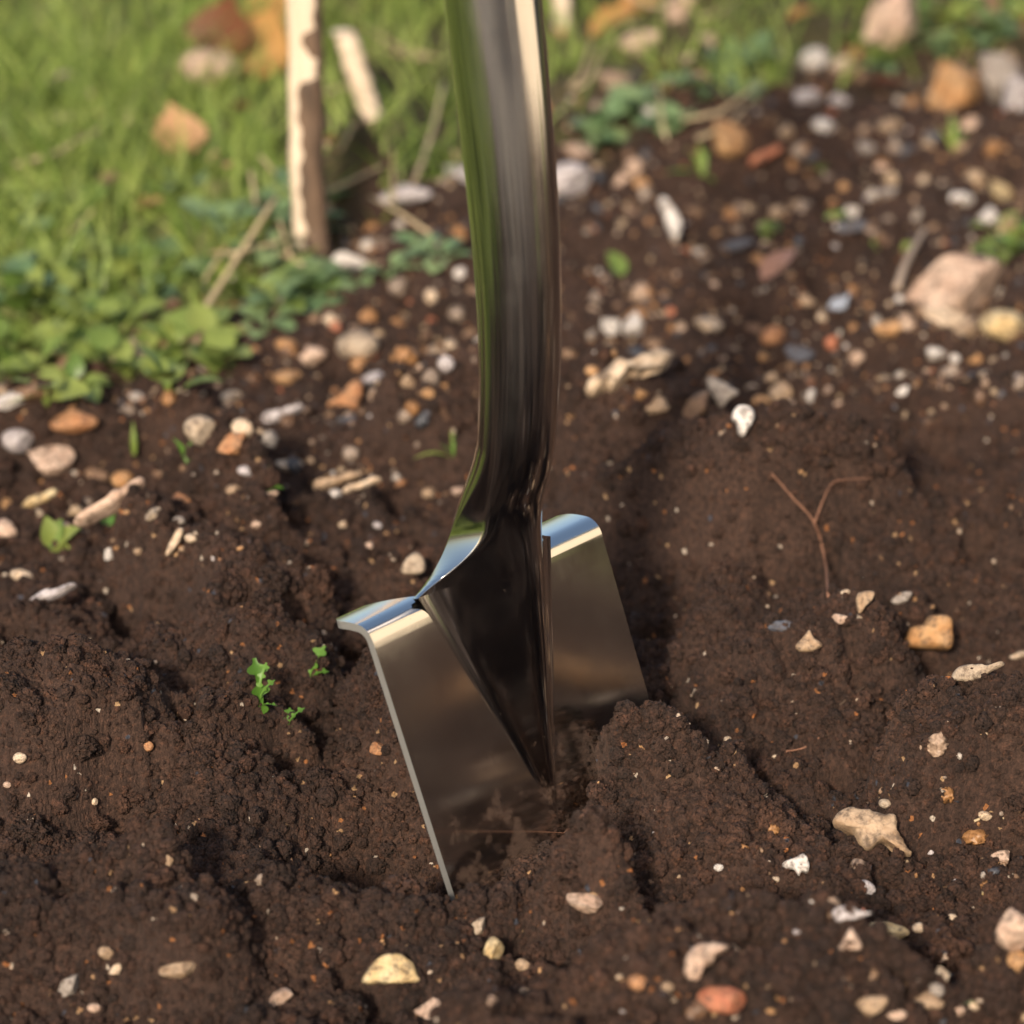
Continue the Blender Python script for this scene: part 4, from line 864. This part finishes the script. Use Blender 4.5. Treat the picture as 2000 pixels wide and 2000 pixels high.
def blades(px, py, bl, label, name='grass_tuft'):
    P = hit(px, py); s = mpp(P); e = empty(name, P); tag(e, label, 'grass tuft')
    for i, (az, el, ln, w) in enumerate(bl): put_leaf('lance', M_SEED if i % 2 else M_GRASS, e, (0, 0, -.001), ln*s, R(az), R(el), 0, i % 3+1, 'blade', w)
    return e
blades(885, 893, [(100, 70, 62, .35), (80, 75, 50, .35), (215, 20, 95, .35), (160, 50, 40, .4)], 'thin grass sprout with one long arching blade left of the shaft')
blades(1372, 345, [(100, 65, 70, .7), (75, 60, 60, .7), (-70, 15, 60, .6), (200, 20, 80, .6), (130, 50, 70, .6)], 'tuft of grass with pale blades before the orange and cream rock')
blades(1860, 300, [(100, 75, 80, .5), (70, 70, 70, .5), (140, 60, 60, .5), (30, 55, 60, .5)], 'green grass tuft under the big upright orange stone')
blades(262, 890, [(95, 80, 70, .5), (80, 70, 50, .5)], 'short grass sprout among the dark clods')

# ------------------------------------------------------------------ stakes, sticks, roots
def wood_mat(name, c1, c2, sc=(90, 90, 6), rough=.75):
    m, n, b = mat(name); L = n.links.new; tc = node(n, 'ShaderNodeTexCoord'); mp = node(n, 'ShaderNodeMapping'); mp.inputs['Scale'].default_value = sc
    L(tc.outputs['Object'], mp.inputs[0]); t = node(n, 'ShaderNodeTexNoise', i_Scale=1, i_Detail=5, i_Roughness=.6); L(mp.outputs[0], t.inputs['Vector'])
    r = ramp(n, [(.3, c1), (.65, c2)]); L(t.outputs[0], r.inputs[0]); L(r.outputs[0], b.inputs['Base Color']); b.inputs['Roughness'].default_value = rough
    bp = node(n, 'ShaderNodeBump', i_Strength=.5, i_Distance=.002); L(t.outputs[0], bp.inputs['Height']); L(bp.outputs[0], b.inputs['Normal']); return m
M_SPLIT = wood_mat('split_wood', (.50, .38, .27), (.68, .56, .44)); M_BARK = wood_mat('bark', (.035, .022, .014), (.13, .08, .05), (120, 120, 25)); M_STICK = wood_mat('dry_stick', (.26, .19, .14), (.40, .31, .24)); M_ROOT = wood_mat('root', (.14, .06, .035), (.26, .13, .08), (300, 300, 60))
def stake(px, py, wpx, hgt, lean_v, label, bark=True, seed=0):
    P = hit(px, py); s = mpp(P); w = wpx*s; e = empty('wooden_stake', P); tag(e, label, 'stake')
    r_ = np.random.default_rng(seed); N = 40; K = 14; V_ = []; ph = np.arange(K)/K*6.283
    sec = np.stack([np.sign(np.cos(ph))*np.abs(np.cos(ph))**.75*.5, np.sign(np.sin(ph))*np.abs(np.sin(ph))**.75*.42], 1)
    zz = np.linspace(-.03, hgt, N); wig = np.cumsum(r_.normal(size=(N, 2)), 0)*.0006
    for i, z in enumerate(zz):
        f = 1+.05*r_.normal()*.4
        for q in sec*w*f: V_.append((q[0]+lean_v[0]*z+wig[i, 0], q[1]+lean_v[1]*z+wig[i, 1], z))
    F_ = [[i*K+j, i*K+(j+1) % K, (i+1)*K+(j+1) % K, (i+1)*K+j] for i in range(N-1) for j in range(K)]+[list(range(K))[::-1], [(N-1)*K+j for j in range(K)]]
    o = link_mesh('post', V_, F_, M_SPLIT, e); o.data.set_sharp_from_angle(angle=R(40))
    if bark:
        V_, F_ = [], []; M_ = 9
        for i, z in enumerate(np.linspace(-.02, hgt*.98, 160)):
            a0 = (-1.78 if z < .108 else -.95 if z < .122 else -1.55 if z < .138 else -.85)+.10*math.sin(z*120)+.08*math.sin(z*410+1); a1 = 1.5
            ii = np.interp(z, zz, wig[:, 0]); jj = np.interp(z, zz, wig[:, 1])
            for k in range(M_):
                a_ = a0+(a1-a0)*k/(M_-1); rr_ = (.565 if 0 < k < M_-1 else .50)*w
                V_.append((math.copysign(abs(math.cos(a_))**.75, math.cos(a_))*rr_+lean_v[0]*z+ii, math.copysign(abs(math.sin(a_))**.75, math.sin(a_))*rr_*.86+lean_v[1]*z+jj, z))
        for i in range(159):
            for k in range(M_-1): F_.append([i*M_+k, i*M_+k+1, (i+1)*M_+k+1, (i+1)*M_+k])
        link_mesh('bark', V_, F_, M_BARK, e)
    return e
stake(607, 488, 64, .42, (-.012, .0), 'thick split wooden stake with peeling dark bark driven into the soil', True, 3)
stake(736, 232, 42, .060, (-.28, .02), 'short pale wooden peg leaning beside the barked stake', False, 4)
stake(1098, 60, 34, .2, (0, 0), 'pale wooden stake standing behind the spade shaft', False, 5)
def stick(name, pxs, wpx, label, m, cat, lifts, branches=(), jit=.2):
    pts = []
    for (a_, b_), l in zip(pxs, lifts): P = hit(a_, b_); pts.append(Vector(P)+Vector((0, 0, l)))
    s = mpp(pts[0]); o0 = pts[0].copy(); e = empty(name, o0) if branches else None
    def smooth(p):
        out = []
        for i in range(len(p)-1):
            for k in range(5):
                t = k/5; p0, p1, p2, p3 = p[max(i-1, 0)], p[i], p[i+1], p[min(i+2, len(p)-1)]
                out.append(.5*(2*p1+(p2-p0)*t+(2*p0-5*p1+4*p2-p3)*t*t+(3*p1-p0-3*p2+p3)*t**3))
        return out+[p[-1]]
    def mk(nm, p, w0, w1, par):
        sp_ = smooth([q-o0 for q in p]); n = len(sp_)
        return tube(nm, sp_, [(w0+(w1-w0)*i/(n-1))*s/2 for i in range(n)], m, par, 8, jit, len(p))
    if branches:
        mk('stem', pts, wpx, wpx*.5, e)
        for bpx, bl, bw in branches:
            mk('branch', [Vector(hit(a_, b_))+Vector((0, 0, l)) for (a_, b_), l in zip(bpx, bl)], bw, bw*.35, e)
        tag(e, label, cat); return e
    o = mk(name, pts, wpx, wpx*.6, None); o.location = o0; tag(o, label, cat); return o
stick('forked_root', [(1617, 1180), (1608, 1142), (1586, 1095), (1545, 1052), (1505, 1006)], 6, 'forked reddish brown root sticking out of the dug soil', M_ROOT, 'root', (.004, .015, .021, .022, .022), [(((1588, 1098), (1604, 1062), (1622, 1025), (1650, 1003), (1702, 992)), (.021, .023, .022, .018, .016), 4.5)])
stick('dry_stick', [(1752, 575), (1772, 530), (1806, 482)], 17, 'short grey stick leaning on the large pink flint', M_STICK, 'stick', (.004, .008, .012))
stick('dry_stick', [(360, 690), (430, 605), (540, 480)], 15, 'long pale stem slanting through the weeds at the lawn edge', M_STRAW, 'stick', (.006, .015, .03))
stick('straw', [(800, 385), (840, 330), (868, 260)], 10, 'thin straw stem slanting up behind the spade shaft', M_STRAW, 'straw', (.002, .02, .035))
stick('straw', [(505, 470), (500, 430), (492, 395)], 9, 'thin pale straw upright in the weeds', M_STRAW, 'straw', (.002, .01, .02))
stick('rootlet', [(1535, 1475), (1570, 1468), (1600, 1448), (1612, 1440)], 4, 'fine pale rootlet lying on the dug soil right of the blade', M_ROOT, 'root', (.002,)*4)
stick('rootlet', [(1050, 1715), (1072, 1672), (1100, 1640), (1128, 1615), (1148, 1592)], 2.2, 'fine rootlet curving along the soil against the blade', M_ROOT, 'root', (.002, .003, .003, .003, .003))
stick('rootlet', [(1902, 1612), (1930, 1602), (1960, 1606), (1985, 1608)], 6, 'pale curved rootlet on the near soil above a cream pebble', M_STRAW, 'root', (.002,)*4)
stick('rootlet', [(1640, 1385), (1660, 1368), (1690, 1348)], 4, 'dark fine rootlet on the soil below the glossy flint', M_BARK, 'root', (.002,)*3)

# ------------------------------------------------------------------ wall and fence added out of view, for what the steel reflects
m, n, b = mat('cream_render'); t = node(n, 'ShaderNodeTexNoise', i_Scale=6, i_Detail=6); rp = ramp(n, [(.3, (.74, .64, .50)), (.7, (.82, .73, .60))]); n.links.new(t.outputs[0], rp.inputs[0]); n.links.new(rp.outputs[0], b.inputs['Base Color']); b.inputs['Roughness'].default_value = .9
M_WALL = m
def box(name, x0, x1, y0, y1, z0, z1, m, parent=None):
    v = [(x, y, z) for z in (z0, z1) for y in (y0, y1) for x in (x0, x1)]
    return link_mesh(name, v, [[0, 2, 3, 1], [4, 5, 7, 6], [0, 1, 5, 4], [2, 6, 7, 3], [0, 4, 6, 2], [1, 3, 7, 5]], m, parent, smooth=False)
wl_ = empty('added_wall', (3.4, -1.9, 0)); tag(wl_, 'unseen cream rendered wall with stone coping, added for its reflection in the shaft', 'wall')
wl_.rotation_euler = (0, 0, R(-45))  # added wall turned towards the sun, so the shaft mirrors a bright cream band
box('wall_face', -3.2, 3.0, 0, .22, -.1, 1.7, M_WALL, wl_); box('coping', -3.25, 3.05, -.04, .26, 1.702, 1.76, SM['grey'], wl_)
M_FENCE = wood_mat('weathered_board', (.24, .20, .17), (.42, .36, .31), (30, 30, 3))
fn = empty('added_fence', (0, -5.6, 0)); tag(fn, 'unseen weathered grey board fence with rails, added for a dark band in the shaft', 'fence')  # added fence behind the camera, keeps bright sky out of the shaft's middle
for k in range(30):
    x0 = -3.2+k*.21+random.uniform(-.004, .004)
    box('board', x0, x0+.195, -.02, .005+random.uniform(0, .006), -.05, 1.75+random.uniform(-.01, .01), M_FENCE, fn)
for z in (.4, 1.35): box('rail', -3.25, 3.15, -.075, -.022, z, z+.08, M_FENCE, fn)
print('stones', nstone)
